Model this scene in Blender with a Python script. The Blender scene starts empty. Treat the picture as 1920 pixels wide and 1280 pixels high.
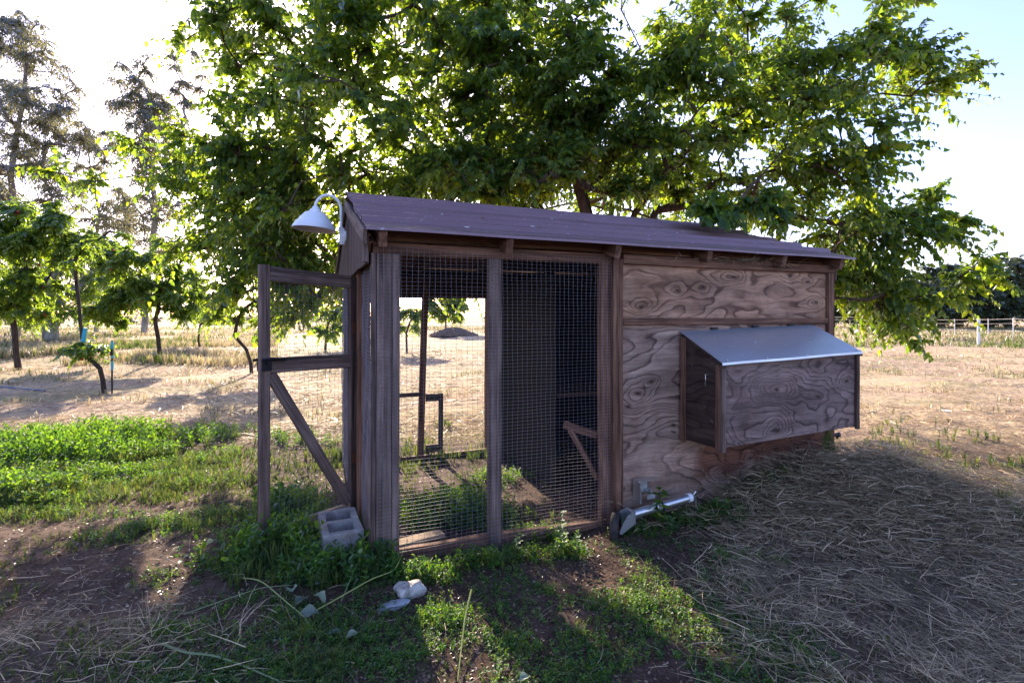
import bpy, math
import numpy as np
from mathutils import Vector, Matrix
R = math.radians
rng = np.random.default_rng(7)
sc = bpy.context.scene
col = sc.collection
F, HOR, CAMZ = 950.0, 592.0, 1.3            # focal length and horizon in pixels of the 1920 px frame

# ------------------------------------------------------------------ camera, sky, sun, exposure
cd = bpy.data.cameras.new('camera'); cam = bpy.data.objects.new('camera', cd); col.objects.link(cam)
cam.location = (0, 0, CAMZ); cam.rotation_euler = (R(90), 0, 0)
cd.sensor_width = 36; cd.lens = F/1920*36; cd.shift_y = -(640-HOR)/1920
cd.clip_start = 0.05; cd.clip_end = 3000
sc.camera = cam
SUN_AZ, SUN_EL = -20.5, 21.0
w = bpy.data.worlds.new('World'); sc.world = w; w.use_nodes = True
nt = w.node_tree; nt.nodes.clear()
sky = nt.nodes.new('ShaderNodeTexSky'); sky.sky_type = 'NISHITA'; sky.sun_disc = False
sky.sun_elevation = R(SUN_EL); sky.sun_rotation = R(SUN_AZ); sky.air_density = 1.0; sky.dust_density = 1.2; sky.ozone_density = 3.5
bg = nt.nodes.new('ShaderNodeBackground'); bg.inputs[1].default_value = 0.13
wo = nt.nodes.new('ShaderNodeOutputWorld')
wbm = nt.nodes.new('ShaderNodeMix'); wbm.data_type = 'RGBA'; wbm.blend_type = 'MULTIPLY'; wbm.inputs[0].default_value = 1; wbm.inputs[7].default_value = (1.13, .94, 1.09, 1)   # the camera's white balance
nt.links.new(sky.outputs[0], wbm.inputs[6]); nt.links.new(wbm.outputs[2], bg.inputs[0]); nt.links.new(bg.outputs[0], wo.inputs[0])
sd = bpy.data.lights.new('sun', 'SUN'); sd.energy = 5.0; sd.angle = R(0.55); sd.color = (1, .83, .62)
sun = bpy.data.objects.new('sun', sd); col.objects.link(sun)
S = Vector((math.sin(R(SUN_AZ))*math.cos(R(SUN_EL)), math.cos(R(SUN_AZ))*math.cos(R(SUN_EL)), math.sin(R(SUN_EL))))
sun.rotation_euler = S.to_track_quat('Z', 'Y').to_euler(); sun.location = (-8, 20, 12)
sc.view_settings.view_transform = 'Standard'; sc.view_settings.look = 'None'
sc.view_settings.gamma = 1; sc.view_settings.use_curve_mapping = False
sc.view_settings.exposure = 1.9

# ------------------------------------------------------------------ helpers
def at(px, py, Y):
    return np.array([(px-960)/F*Y, Y, CAMZ-(py-HOR)/F*Y])
def tag(o, label=None, cat=None, group=None, kind=None):
    if label: o['label'] = label
    if cat: o['category'] = cat
    if group: o['group'] = group
    if kind: o['kind'] = kind
    return o
def empty(name, loc=(0, 0, 0), rz=0):
    o = bpy.data.objects.new(name, None); col.objects.link(o); o.location = loc; o.rotation_euler = (0, 0, rz)
    o.empty_display_size = .1
    return o
def link(name, me, parent=None, loc=None):
    o = bpy.data.objects.new(name, me); col.objects.link(o)
    if parent is not None: o.parent = parent
    if loc is not None: o.location = loc
    return o
def mesh(name, V, Fc, mat, smooth=False, attr=None):
    me = bpy.data.meshes.new(name)
    V = np.asarray(V, dtype=np.float32)
    if isinstance(Fc, np.ndarray):
        n, k = Fc.shape
        me.vertices.add(len(V)); me.vertices.foreach_set('co', V.ravel())
        me.loops.add(n*k); me.loops.foreach_set('vertex_index', Fc.astype(np.int32).ravel())
        me.polygons.add(n); me.polygons.foreach_set('loop_start', (np.arange(n)*k).astype(np.int32))
        me.polygons.foreach_set('loop_total', np.full(n, k, dtype=np.int32))
        me.update(calc_edges=True)
    else:
        me.from_pydata(V.tolist(), [], Fc); me.update()
    if attr:
        for an, av in attr.items():
            a = me.attributes.new(an, 'FLOAT', 'POINT'); a.data.foreach_set('value', np.asarray(av, dtype=np.float32).ravel())
    if smooth: me.polygons.foreach_set('use_smooth', np.ones(len(me.polygons), dtype=bool))
    if mat: me.materials.append(mat)
    return me
class MB:
    """collects shapes for one mesh"""
    def __init__(s): s.v = []; s.f = []
    def add(s, V, Fc):
        n = len(s.v); s.v += [tuple(map(float, p)) for p in V]; s.f += [tuple(int(i)+n for i in f) for f in Fc]; return s
    def box(s, c, d, rot=None):
        c = np.array(c, float); d = np.array(d, float)/2
        P = np.array([[x, y, z] for z in (-1, 1) for y in (-1, 1) for x in (-1, 1)])*d
        if rot is not None: P = P@np.array(rot).T
        return s.add(P+c, [(0, 2, 3, 1), (4, 5, 7, 6), (0, 1, 5, 4), (2, 6, 7, 3), (0, 4, 6, 2), (1, 3, 7, 5)])
    def tube(s, pts, rad, n=8, cap=True):
        pts = np.array(pts, float); m = len(pts)
        rad = np.full(m, rad) if np.isscalar(rad) else np.array(rad, float)
        T = np.gradient(pts, axis=0); T /= np.linalg.norm(T, axis=1)[:, None]+1e-9
        up = np.array([0, 0, 1.0]) if abs(T[0, 2]) < .9 else np.array([1.0, 0, 0])
        V = []
        for i in range(m):
            a = np.cross(T[i], up); a /= np.linalg.norm(a)+1e-9; b = np.cross(T[i], a); up = -b if False else np.cross(a, T[i])
            for k in range(n):
                t = 2*math.pi*k/n
                V.append(pts[i]+rad[i]*(math.cos(t)*a+math.sin(t)*b))
        Fc = [(i*n+k, i*n+(k+1) % n, (i+1)*n+(k+1) % n, (i+1)*n+k) for i in range(m-1) for k in range(n)]
        if cap: Fc += [tuple(range(n))[::-1], tuple((m-1)*n+k for k in range(n))]
        return s.add(V, Fc)
    def lathe(s, prof, n=28, M=None):
        V = []
        for r, z in prof:
            for k in range(n):
                t = 2*math.pi*k/n; V.append([r*math.cos(t), r*math.sin(t), z])
        V = np.array(V)
        if M is not None: V = V@np.array(M.to_3x3()).T+np.array(M.translation)
        m = len(prof)
        return s.add(V, [(i*n+k, i*n+(k+1) % n, (i+1)*n+(k+1) % n, (i+1)*n+k) for i in range(m-1) for k in range(n)])
    def prism(s, poly, a, b, o, ext):
        """poly 2D points on axes a,b from origin o, extruded by vector ext"""
        a = np.array(a, float); b = np.array(b, float); o = np.array(o, float); e = np.array(ext, float)
        P = [o+p[0]*a+p[1]*b for p in poly]; n = len(P)
        return s.add(P+[p+e for p in P], [tuple(range(n))[::-1], tuple(range(n, 2*n))]+[(i, (i+1) % n, n+(i+1) % n, n+i) for i in range(n)])
    def build(s, name, mat, parent=None, smooth=False):
        me = mesh(name, s.v, s.f, mat)
        if smooth:
            me.polygons.foreach_set('use_smooth', np.ones(len(me.polygons), dtype=bool))
            try: me.set_sharp_from_angle(angle=R(40))
            except Exception: pass
        return link(name, me, parent)
def hash2(i, j, seed):
    n = (i.astype(np.int64)*374761393+j.astype(np.int64)*668265263+seed*982451653) & 0x7fffffff
    n = ((n ^ (n >> 13))*1274126177) & 0x7fffffff
    n = ((n ^ (n >> 16))*461845907) & 0x7fffffff
    return (n & 0xffff)/65535.0
def vnoise(x, y, s=1.0, seed=1):
    x = np.asarray(x, float)/s; y = np.asarray(y, float)/s
    i = np.floor(x); j = np.floor(y); fx = x-i; fy = y-j
    fx = fx*fx*(3-2*fx); fy = fy*fy*(3-2*fy)
    a = hash2(i, j, seed); b = hash2(i+1, j, seed); c = hash2(i, j+1, seed); d = hash2(i+1, j+1, seed)
    return a*(1-fx)*(1-fy)+b*fx*(1-fy)+c*(1-fx)*fy+d*fx*fy
def smooth(t): t = np.clip(t, 0, 1); return t*t*(3-2*t)

# ------------------------------------------------------------------ materials
class N:
    def __init__(s, name):
        s.m = bpy.data.materials.new(name); s.m.use_nodes = True; s.t = s.m.node_tree; s.t.nodes.clear()
        s.out = s.t.nodes.new('ShaderNodeOutputMaterial')
    def n(s, typ, **kw):
        nd = s.t.nodes.new(typ)
        for k, v in kw.items():
            if k.startswith('_'): setattr(nd, k[1:], v)
            elif k.startswith('i'):
                key = int(k[1:]) if k[1:].isdigit() else k[1:]
                s.set(nd.inputs[key], v)
        return nd
    def set(s, inp, v):
        if isinstance(v, bpy.types.NodeSocket): s.t.links.new(v, inp)
        else: inp.default_value = v
    def math(s, op, a, b=0.0, c=None, clamp=False):
        nd = s.t.nodes.new('ShaderNodeMath'); nd.operation = op; nd.use_clamp = clamp
        s.set(nd.inputs[0], a); s.set(nd.inputs[1], b)
        if c is not None: s.set(nd.inputs[2], c)
        return nd.outputs[0]
    def noise(s, vec, scale, detail=4, rough=.55, dist=0.0):
        nd = s.n('ShaderNodeTexNoise'); s.set(nd.inputs['Vector'], vec); nd.inputs['Scale'].default_value = scale
        nd.inputs['Detail'].default_value = detail; nd.inputs['Roughness'].default_value = rough; nd.inputs['Distortion'].default_value = dist
        return nd.outputs['Fac']
    def ramp(s, fac, stops, interp='LINEAR'):
        nd = s.n('ShaderNodeValToRGB'); s.set(nd.inputs[0], fac); cr = nd.color_ramp; cr.interpolation = interp
        while len(cr.elements) < len(stops): cr.elements.new(.5)
        for e, (p, c) in zip(cr.elements, stops):
            e.position = p; e.color = (c[0], c[1], c[2], 1) if not np.isscalar(c) else (c, c, c, 1)
        return nd.outputs[0]
    def mix(s, f, a, b, blend='MIX'):
        nd = s.t.nodes.new('ShaderNodeMix'); nd.data_type = 'RGBA'; nd.blend_type = blend
        s.set(nd.inputs[0], f)
        for q, v in ((6, a), (7, b)):
            if isinstance(v, tuple) and len(v) == 3: v = (*v, 1)
            s.set(nd.inputs[q], v)
        return nd.outputs[2]
    def mapv(s, vec, scale=(1, 1, 1), loc=(0, 0, 0)):
        nd = s.n('ShaderNodeMapping'); s.set(nd.inputs[0], vec); nd.inputs['Scale'].default_value = scale; s.set(nd.inputs['Location'], loc)
        return nd.outputs[0]
    def sep(s, v):
        nd = s.n('ShaderNodeSeparateXYZ'); s.set(nd.inputs[0], v); return nd.outputs
    def comb(s, x, y, z):
        nd = s.n('ShaderNodeCombineXYZ'); s.set(nd.inputs[0], x); s.set(nd.inputs[1], y); s.set(nd.inputs[2], z); return nd.outputs[0]
    def obj(s): return s.n('ShaderNodeTexCoord').outputs['Object']
    def rnd(s): return s.n('ShaderNodeObjectInfo').outputs['Random']
    def attr(s, name):
        nd = s.n('ShaderNodeAttribute'); nd.attribute_name = name; return nd.outputs['Fac']
    def fin(s, color, rough=.8, metal=0.0, spec=.3, bump=None, bstr=.3, bdist=.01):
        b = s.n('ShaderNodeBsdfPrincipled')
        if isinstance(color, tuple) and len(color) == 3: color = (*color, 1)
        s.set(b.inputs['Base Color'], color); s.set(b.inputs['Roughness'], rough); s.set(b.inputs['Metallic'], metal)
        b.inputs['Specular IOR Level'].default_value = spec
        if bump is not None:
            bn = s.n('ShaderNodeBump'); bn.inputs['Strength'].default_value = bstr; bn.inputs['Distance'].default_value = bdist
            s.set(bn.inputs['Height'], bump); s.t.links.new(bn.outputs[0], b.inputs['Normal'])
        s.t.links.new(b.outputs[0], s.out.inputs[0]); return s.m

def wood(name, dark, light, red=0.0):
    """sawn weathered lumber, grain along the object's local x"""
    m = N(name); r = m.rnd(); v = m.obj()
    off = m.comb(m.math('MULTIPLY', r, 37.0), m.math('MULTIPLY', r, 11.0), m.math('MULTIPLY', r, 5.0))
    va = m.n('ShaderNodeVectorMath', _operation='ADD', i0=v, i1=off).outputs[0]
    broad = m.noise(m.mapv(va, (1.6, 9, 9)), 1.6, 3, .5, .6)
    g1 = m.noise(m.mapv(va, (1.2, 60, 60)), 2.2, 5, .65, .4)
    g2 = m.noise(m.mapv(va, (3, 240, 240)), 2.0, 3, .6)
    blot = m.noise(va, 5.0, 4, .6)
    fac = m.math('ADD', m.math('MULTIPLY', g1, .62), m.math('MULTIPLY', broad, .38))
    c = m.ramp(fac, [(.28, dark), (.48, tuple((a+b)/2*.9 for a, b in zip(dark, light))), (.62, light), (.78, tuple(min(1, a*1.25) for a in light))])
    c = m.mix(m.math('MULTIPLY', m.ramp(blot, [(.45, 0), (.7, 1)]), .45), c, (dark[0]*1.1, dark[1]*.95, dark[2]*.85))
    st = m.noise(m.mapv(va, (.8, 26, 26), (3, 1, 2)), 1.5, 3, .6, .5)
    c = m.mix(1.0, c, m.ramp(st, [(.34, .38), (.46, .85), (.60, 1.0), (.72, 1.35)]), 'MULTIPLY')
    c = m.mix(m.math('MULTIPLY', r, .35), c, m.mix(1.0, c, (.80, .66, .55), 'MULTIPLY'))
    crack = m.ramp(g2, [(.30, .35), (.40, 1)])
    c = m.mix(1.0, c, crack, 'MULTIPLY')
    h = m.math('ADD', m.math('MULTIPLY', g1, .6), m.math('MULTIPLY', g2, .5))
    return m.fin(c, .85, 0, .2, h, .55, .004)
M = {}
M['grey'] = wood('weathered_grey_wood', (.070, .044, .038), (.33, .235, .20))
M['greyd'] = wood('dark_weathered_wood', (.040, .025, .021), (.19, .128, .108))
M['brown'] = wood('brown_wood', (.070, .030, .019), (.33, .175, .11))
M['pale'] = wood('pale_new_board', (.22, .15, .10), (.50, .38, .27))

def plywood(name, dark, light, knots, wscale=(1.6, 5.0), freq=15, sheltered=None, seed=0.0):
    """rotary-cut plywood: contour bands bent round knots; local x = length, z = up"""
    m = N(name); v = m.obj(); x, y, z = m.sep(v)
    wn = m.n('ShaderNodeTexNoise'); m.set(wn.inputs['Vector'], m.mapv(v, (2.2, 1, 5), (seed, 0, 0))); wn.inputs['Scale'].default_value = 1.6; wn.inputs['Detail'].default_value = 3
    wv = m.n('ShaderNodeVectorMath', _operation='SCALE', i0=m.n('ShaderNodeVectorMath', _operation='SUBTRACT', i0=wn.outputs['Color'], i1=(.5, .5, .5)).outputs[0]); wv.inputs['Scale'].default_value = .16
    v = m.n('ShaderNodeVectorMath', _operation='ADD', i0=v, i1=m.n('ShaderNodeVectorMath', _operation='MULTIPLY', i0=wv.outputs[0], i1=(1.0, 0, .42)).outputs[0]).outputs[0]
    x, y, z = m.sep(v)
    warp = m.noise(m.mapv(v, (wscale[0], 1, wscale[1]*.55), (seed, 0, seed)), 1.0, 2, .5, .4)
    warp2 = m.noise(m.mapv(v, (wscale[0]*2.6, 1, wscale[1]*1.5), (seed+9, 0, 3)), 1.0, 2, .5)
    h = m.math('ADD', m.math('MULTIPLY', warp, 1.45), m.math('MULTIPLY', warp2, .30))
    h = m.math('ADD', h, m.math('MULTIPLY', z, .45))
    core = None
    for kx, kz, kr, ka in knots:
        dx = m.math('MULTIPLY', m.math('SUBTRACT', x, kx), .5); dz = m.math('SUBTRACT', z, kz)
        d2 = m.math('ADD', m.math('MULTIPLY', dx, dx), m.math('MULTIPLY', dz, dz))
        e = m.math('POWER', 2.718, m.math('MULTIPLY', d2, -1/(kr*kr)))
        h = m.math('ADD', h, m.math('MULTIPLY', e, ka*.62))
        cc = m.math('POWER', 2.718, m.math('MULTIPLY', d2, -1/(.014*.014)))
        core = cc if core is None else m.math('MAXIMUM', core, cc)
    saw = m.math('FRACT', m.math('MULTIPLY', h, freq))
    band = m.ramp(saw, [(0, .12), (.10, 0), (.62, .18), (.80, .55), (.90, 1), (.97, .9), (1, .12)])
    fine = m.noise(m.mapv(v, (3, 1, 120)), 2.0, 4, .65)
    blot = m.noise(v, 2.2, 5, .6); wth = m.noise(m.mapv(v, (1, 1, .6), (3, 1, 7)), 4.0, 6, .68)
    tone = m.noise(m.mapv(v, (1.2, 1, 14), (2, 1, 5)), 1.4, 4, .6, .6)
    fade = m.ramp(m.noise(m.mapv(v, (1, 1, 2.2), (8, 1, 3)), 2.6, 4, .6), [(.34, .42), (.56, 1.0)])
    saw2 = m.math('FRACT', m.math('MULTIPLY', h, freq*2.7)); band2 = m.ramp(saw2, [(0, 0), (.6, .1), (.92, 1), (1, 0)])
    streak = m.ramp(m.noise(m.mapv(v, (1.5, 1, 42), (4, 1, 9)), 2.0, 5, .7, .3), [(.40, 0), (.62, 1)])
    c = m.mix(m.math('MULTIPLY', m.math('MULTIPLY', band, .80), fade), light, dark)
    c = m.mix(m.math('MULTIPLY', m.math('MULTIPLY', band2, .34), m.math('SUBTRACT', 1.25, fade)), c, dark)
    c = m.mix(m.math('MULTIPLY', streak, .22), c, dark)
    c = m.mix(1.0, c, m.ramp(tone, [(.32, .62), (.5, .95), (.66, 1.25)]), 'MULTIPLY')
    c = m.mix(m.ramp(fine, [(.35, .38), (.6, 0)]), c, dark)
    grey = m.mix(1.0, c, (.98, 1.02, 1.08), 'MULTIPLY')
    c = m.mix(m.ramp(blot, [(.4, 0), (.62, .8)]), c, grey)
    c = m.mix(m.ramp(wth, [(.38, .55), (.55, 0)]), c, m.mix(1.0, c, (.55, .45, .42), 'MULTIPLY'))
    c = m.mix(m.ramp(m.noise(v, 13, 5, .7), [(.62, 0), (.74, .30)]), c, (.45, .42, .44))
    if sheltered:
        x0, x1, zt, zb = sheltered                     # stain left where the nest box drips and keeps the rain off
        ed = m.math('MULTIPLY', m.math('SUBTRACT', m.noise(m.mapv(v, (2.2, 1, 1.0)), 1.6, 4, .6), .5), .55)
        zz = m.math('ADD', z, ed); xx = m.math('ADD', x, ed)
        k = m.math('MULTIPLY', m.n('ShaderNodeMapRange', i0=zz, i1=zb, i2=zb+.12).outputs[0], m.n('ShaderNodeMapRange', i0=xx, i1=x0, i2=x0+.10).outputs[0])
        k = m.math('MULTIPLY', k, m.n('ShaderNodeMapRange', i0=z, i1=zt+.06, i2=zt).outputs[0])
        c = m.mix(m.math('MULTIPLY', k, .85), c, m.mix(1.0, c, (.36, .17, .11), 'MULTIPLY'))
    if core is not None:
        c = m.mix(core, c, (.035, .016, .010))
    hb = m.math('ADD', m.math('MULTIPLY', band, -.5), m.math('MULTIPLY', fine, .4))
    return m.fin(c, .8, 0, .25, hb, .5, .004)
M['ply_top'] = plywood('plywood_reddish', (.060, .020, .012), (.55, .32, .195),
    [(.165, .10, .045, .55), (.46, .21, .05, .5), (.66, .235, .045, .45), (.95, .30, .05, -.5), (1.5, .33, .06, .45), (1.76, .13, .05, .5), (1.68, .30, .03, .4)], (.8, 4.2), 10, None, 1.0)
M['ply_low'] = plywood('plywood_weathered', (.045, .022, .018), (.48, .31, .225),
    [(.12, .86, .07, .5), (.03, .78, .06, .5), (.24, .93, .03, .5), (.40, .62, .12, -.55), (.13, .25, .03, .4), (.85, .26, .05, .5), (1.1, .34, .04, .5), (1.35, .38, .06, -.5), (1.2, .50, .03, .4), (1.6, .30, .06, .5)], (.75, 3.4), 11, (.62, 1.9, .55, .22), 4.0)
M['ply_box'] = plywood('plywood_nest_box', (.028, .016, .015), (.32, .215, .18),
    [(.47, .34, .09, -.9), (.48, .08, .07, .7), (.85, .27, .11, -.6), (1.13, .35, .06, .6)], (1.5, 4.2), 11, None, 7.0)
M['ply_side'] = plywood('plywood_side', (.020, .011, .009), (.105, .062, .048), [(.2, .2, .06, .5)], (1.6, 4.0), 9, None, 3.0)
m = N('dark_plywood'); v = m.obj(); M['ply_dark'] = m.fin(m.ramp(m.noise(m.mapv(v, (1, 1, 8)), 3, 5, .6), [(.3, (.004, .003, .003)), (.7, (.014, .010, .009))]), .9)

def metal(name, c, rough, mt=1.0, spots=.2, dirt=(.3, .28, .27), wave=0.0):
    m = N(name); v = m.obj()
    a = m.noise(v, 3, 5, .6); b = m.noise(v, 40, 4, .7)
    cc = m.mix(m.ramp(a, [(.4, 0), (.7, .5)]), (*c, 1), (*[q*.7 for q in c], 1))
    cc = m.mix(m.math('MULTIPLY', m.ramp(b, [(.62, 0), (.7, 1)]), spots), cc, (*dirt, 1))
    return m.fin(cc, m.ramp(a, [(.3, rough*.8), (.7, min(1, rough*1.35))]), mt, .5, m.math('ADD', m.math('MULTIPLY', a, 1.0), m.math('MULTIPLY', b, .1)), .15, .01)
M['roof'] = metal('painted_roof_metal', (.22, .13, .145), .34, .35, .5, (.5, .48, .5))
M['lid'] = metal('galvanised_sheet', (.58, .61, .66), .30, .75, .25, (.55, .55, .55))
M['galv'] = metal('galvanised_steel', (.62, .63, .64), .32, .9, .2)
M['wire'] = metal('mesh_wire', (.24, .22, .25), .55, .3, .0)
M['white'] = metal('white_enamel', (.78, .79, .80), .35, 0, .12, (.4, .35, .3))
M['black'] = metal('black_iron', (.015, .015, .018), .45, .3, .2, (.05, .04, .035))
M['rust'] = metal('rusty_hinge', (.16, .06, .03), .7, .4, .4, (.25, .12, .06))
m = N('white_bulb'); M['bulb'] = m.fin((.75, .74, .70), .3, 0, .5)
m = N('rubber'); v = m.obj(); M['rubber'] = m.fin(m.ramp(m.noise(v, 12, 4, .6), [(.35, (.02, .02, .022)), (.65, (.07, .055, .045))]), .85, 0, .2, m.noise(v, 60), .3)
m = N('red_hub'); M['hub'] = m.fin((.05, .012, .010), .7)
m = N('concrete'); v = m.obj(); nz = m.noise(v, 26, 6, .75)
M['conc'] = m.fin(m.mix(m.ramp(m.noise(v, 9, 6, .75), [(.48, 0), (.62, .65)]), m.ramp(m.math('ADD', m.math('MULTIPLY', nz, .6), m.math('MULTIPLY', m.noise(v, 5, 4), .4)), [(.32, (.14, .13, .12)), (.5, (.30, .285, .27)), (.66, (.46, .44, .42))]), (.16, .115, .09)), .95, 0, .15, m.noise(v, 140, 4, .8), .8, .004)
m = N('stone'); v = m.obj(); M['stone'] = m.fin(m.ramp(m.noise(v, 18, 6, .7), [(.32, (.16, .13, .11)), (.5, (.38, .34, .30)), (.68, (.60, .56, .51))]), .9, 0, .2, m.noise(v, 40, 5, .7), .6, .006)
m = N('grey_stone'); v = m.obj(); M['stone2'] = m.fin(m.ramp(m.noise(v, 18, 6, .7), [(.3, (.16, .17, .18)), (.7, (.36, .37, .39))]), .9, 0, .2, m.noise(v, 40, 5, .7), .6, .006)
m = N('blue_tape'); M['tape'] = m.fin((.05, .38, .48), .6)
m = N('blue_pipe'); M['pipe'] = m.fin((.05, .10, .25), .5)
m = N('orange_red_fruit'); M['fruit'] = m.fin((.30, .035, .03), .5)
m = N('white_paint'); v = m.obj(); M['wpaint'] = m.fin(m.ramp(m.noise(v, 9, 4), [(.3, (.55, .54, .52)), (.6, (.78, .77, .75))]), .7)
def bark(name, a, b, sc=8):
    m = N(name); v = m.obj(); f = m.noise(m.mapv(v, (3, 3, .7)), sc, 6, .7, .3)
    return m.fin(m.ramp(f, [(.32, a), (.66, b)]), .95, 0, .1, f, .8, .02)
M['bark'] = bark('mulberry_bark', (.045, .028, .022), (.15, .10, .075))
M['bark2'] = bark('orchard_bark', (.022, .017, .015), (.085, .062, .05))
M['euc'] = bark('eucalyptus_bark', (.11, .09, .08), (.36, .32, .29), 2)
def leafmat(name, dc, tc, ramp_to=None, tw=.5, gloss=.08, r=.4):
    """thin leaf: reflects on the lit side, glows through when back-lit; each leaf a slightly different green"""
    m = N(name)
    k = m.math('FRACT', m.math('ADD', m.attr('rnd'), m.rnd()))
    r2 = ramp_to or (1.5, 1.3, .8)
    def var(c): return m.ramp(k, [(0, tuple(q*.55 for q in c)), (.5, c), (.88, tuple(c[i]*r2[i] for i in range(3))), (1, tuple(c[i]*r2[i]*1.15 for i in range(3)))])
    d = m.n('ShaderNodeBsdfDiffuse', i0=var(dc)); t = m.n('ShaderNodeBsdfTranslucent', i0=var(tc))
    mx = m.n('ShaderNodeMixShader', i0=tw, i1=d.outputs[0], i2=t.outputs[0])
    g = m.n('ShaderNodeBsdfGlossy', i0=(.9, .95, 1, 1)); g.inputs['Roughness'].default_value = r
    fr = m.n('ShaderNodeFresnel'); fr.inputs[0].default_value = 1.4
    mx2 = m.n('ShaderNodeMixShader', i0=m.math('ADD', m.math('MULTIPLY', fr.outputs[0], gloss*3), gloss*.2, clamp=True), i1=mx.outputs[0], i2=g.outputs[0])
    m.t.links.new(mx2.outputs[0], m.out.inputs[0]); return m.m
M['leaf'] = leafmat('mulberry_leaf', (.034, .095, .018), (.28, .45, .028), (1.8, 1.35, .8), .5, .07, .42)
M['leaf2'] = leafmat('orchard_leaf', (.06, .12, .022), (.30, .46, .035), (1.45, 1.25, .8), .60, .04)
M['euleaf'] = leafmat('eucalyptus_leaf', (.13, .135, .085), (.28, .29, .13), (1.35, 1.15, 1.0), .45, .10)
M['farleaf'] = leafmat('far_leaf', (.05, .07, .035), (.10, .13, .04), (1.7, 1.5, 1.1), .3, .04)
M['weed'] = leafmat('weed_leaf', (.042, .115, .020), (.17, .36, .025), (1.7, 1.35, .8), .45, .02, .6)
M['grass'] = leafmat('grass_blade', (.055, .10, .030), (.15, .23, .04), (1.9, 1.4, 1.1), .35, .015, .6)
M['straw'] = leafmat('straw', (.31, .235, .145), (.22, .16, .09), (2.1, 2.1, 2.1), .25, .04)
M['drygrass'] = leafmat('dry_grass', (.36, .30, .19), (.40, .34, .18), (1.3, 1.25, 1.2), .4, .03)
M['stem'] = leafmat('pale_stem', (.20, .25, .12), (.2, .3, .1), None, .2, .05)
M['wilt'] = leafmat('wilted_leaf', (.26, .32, .24), (.3, .4, .2), None, .35, .05)
M['deadleaf'] = leafmat('dead_leaf', (.40, .24, .13), (.3, .18, .08), None, .3, .05)
M['chip'] = leafmat('ground_litter', (.13, .085, .060), (.1, .07, .05), (2.4, 2.4, 2.3), .1, .02)

# ------------------------------------------------------------------ ground
c0, s0 = math.cos(R(22.1)), math.sin(R(22.1)); X0, Y0 = -.7215, 2.667
def uw(u, v): return X0+u*c0-v*s0, Y0+u*s0+v*c0
def to_uw(x, y):
    dx = x-X0; dy = y-Y0
    return dx*c0+dy*s0, -dx*s0+dy*c0
def G(px, py):
    Y = F*1.3/(py-HOR)
    for _ in range(6):
        x = (px-960)/F*Y
        Y = F*(CAMZ-float(base_h(x, Y)))/(py-HOR)
    return (px-960)/F*Y, Y
def base_h(x, y): return -0.19*smooth((np.asarray(y, float)-2.4)/3.2)
hx, hy = uw(3.15, -.42)
def hay_mound(x, y):
    d = ((x-hx)/.95)**2+((y-hy)/.55)**2
    e = ((x-hx-.9)/1.2)**2+((y-hy-.1)/.5)**2
    return .33*np.exp(-d*1.5)+.09*np.exp(-e)
def gh(x, y):
    x = np.asarray(x, float); y = np.asarray(y, float)
    near = np.exp(-np.maximum(0, np.hypot(x, y-4)-9)/12)
    h = base_h(x, y)
    h = h+near*(.05*(vnoise(x, y, 1.3, 3)-.5)+.035*(vnoise(x, y, .33, 4)-.5)+.018*(vnoise(x, y, .12, 5)-.5))
    far = smooth((y-7)/6)
    h = h+far*np.exp(-np.maximum(0, y-40)/40)*(.16*(vnoise(x, y, 1.6, 8)-.5)+.30*(vnoise(x, y, 7, 9)-.5)*smooth((y-12)/10))
    return h+hay_mound(x, y)
def graded(lo, hi, step, far_lo, far_hi, gr=1.09):
    a = list(np.arange(lo, hi, step)); s = step; p = a[-1]
    while p < far_hi: s *= gr; p += s; a.append(p)
    s = step; p = lo; b = []
    while p > far_lo: s *= gr; p -= s; b.append(p)
    return np.array(b[::-1]+a)
gx = graded(-5, 7.5, .05, -700, 700); gy = graded(.9, 8.5, .045, -60, 1500)
GX, GY = np.meshgrid(gx, gy); GZ = gh(GX, GY)
nx_, ny_ = len(gx), len(gy)
I = np.arange(nx_*ny_).reshape(ny_, nx_)
FQ = np.stack([I[:-1, :-1], I[:-1, 1:], I[1:, 1:], I[1:, :-1]], -1).reshape(-1, 4)
def straw_mask(x, y):
    """how much cut dry grass lies here"""
    u, v = to_uw(x, y)
    n = vnoise(x, y, .5, 21)
    right = smooth((x-.55-.25*(y-2)+.7*(n-.5))/.9)
    fx, fy = G(100, 1190)
    bl = np.exp(-(((x-fx)/.55)**2+((y-fy)/.28)**2))*.8
    far = smooth((y-5.4-.5*(n-.5)+np.where(x > 0, .3, 0))/.8)
    return np.clip(np.maximum(np.maximum(right, bl), far)*(.75+.5*n), 0, 1)
dry = smooth((GY-5.6-.5*(vnoise(GX, GY, .5, 22)-.5))/1.0)*.9
me = mesh('ground', np.stack([GX, GY, GZ], -1).reshape(-1, 3), FQ, None, True,
          {'straw': straw_mask(GX, GY), 'dry': dry})
m = N('soil_and_dry_grass'); v = m.obj()
n1 = m.noise(v, 1.1, 5, .6); n2 = m.noise(v, 9, 6, .7); n3 = m.noise(v, 70, 5, .75)
soil = m.ramp(m.math('ADD', m.math('MULTIPLY', n2, .55), m.math('MULTIPLY', n3, .45)), [(.33, (.028, .017, .013)), (.5, (.075, .046, .034)), (.62, (.135, .090, .068)), (.75, (.26, .19, .15))])
dryc = m.ramp(m.math('ADD', m.math('MULTIPLY', n2, .4), m.math('MULTIPLY', m.noise(m.mapv(v, (1, 2.2, 1)), 22, 6, .75), .6)), [(.32, (.18, .125, .085)), (.44, (.35, .26, .17)), (.56, (.50, .39, .245)), (.72, (.64, .53, .36))])
bare = m.noise(m.mapv(v, (.35, 1.0, 1)), .8, 5, .62)
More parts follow.
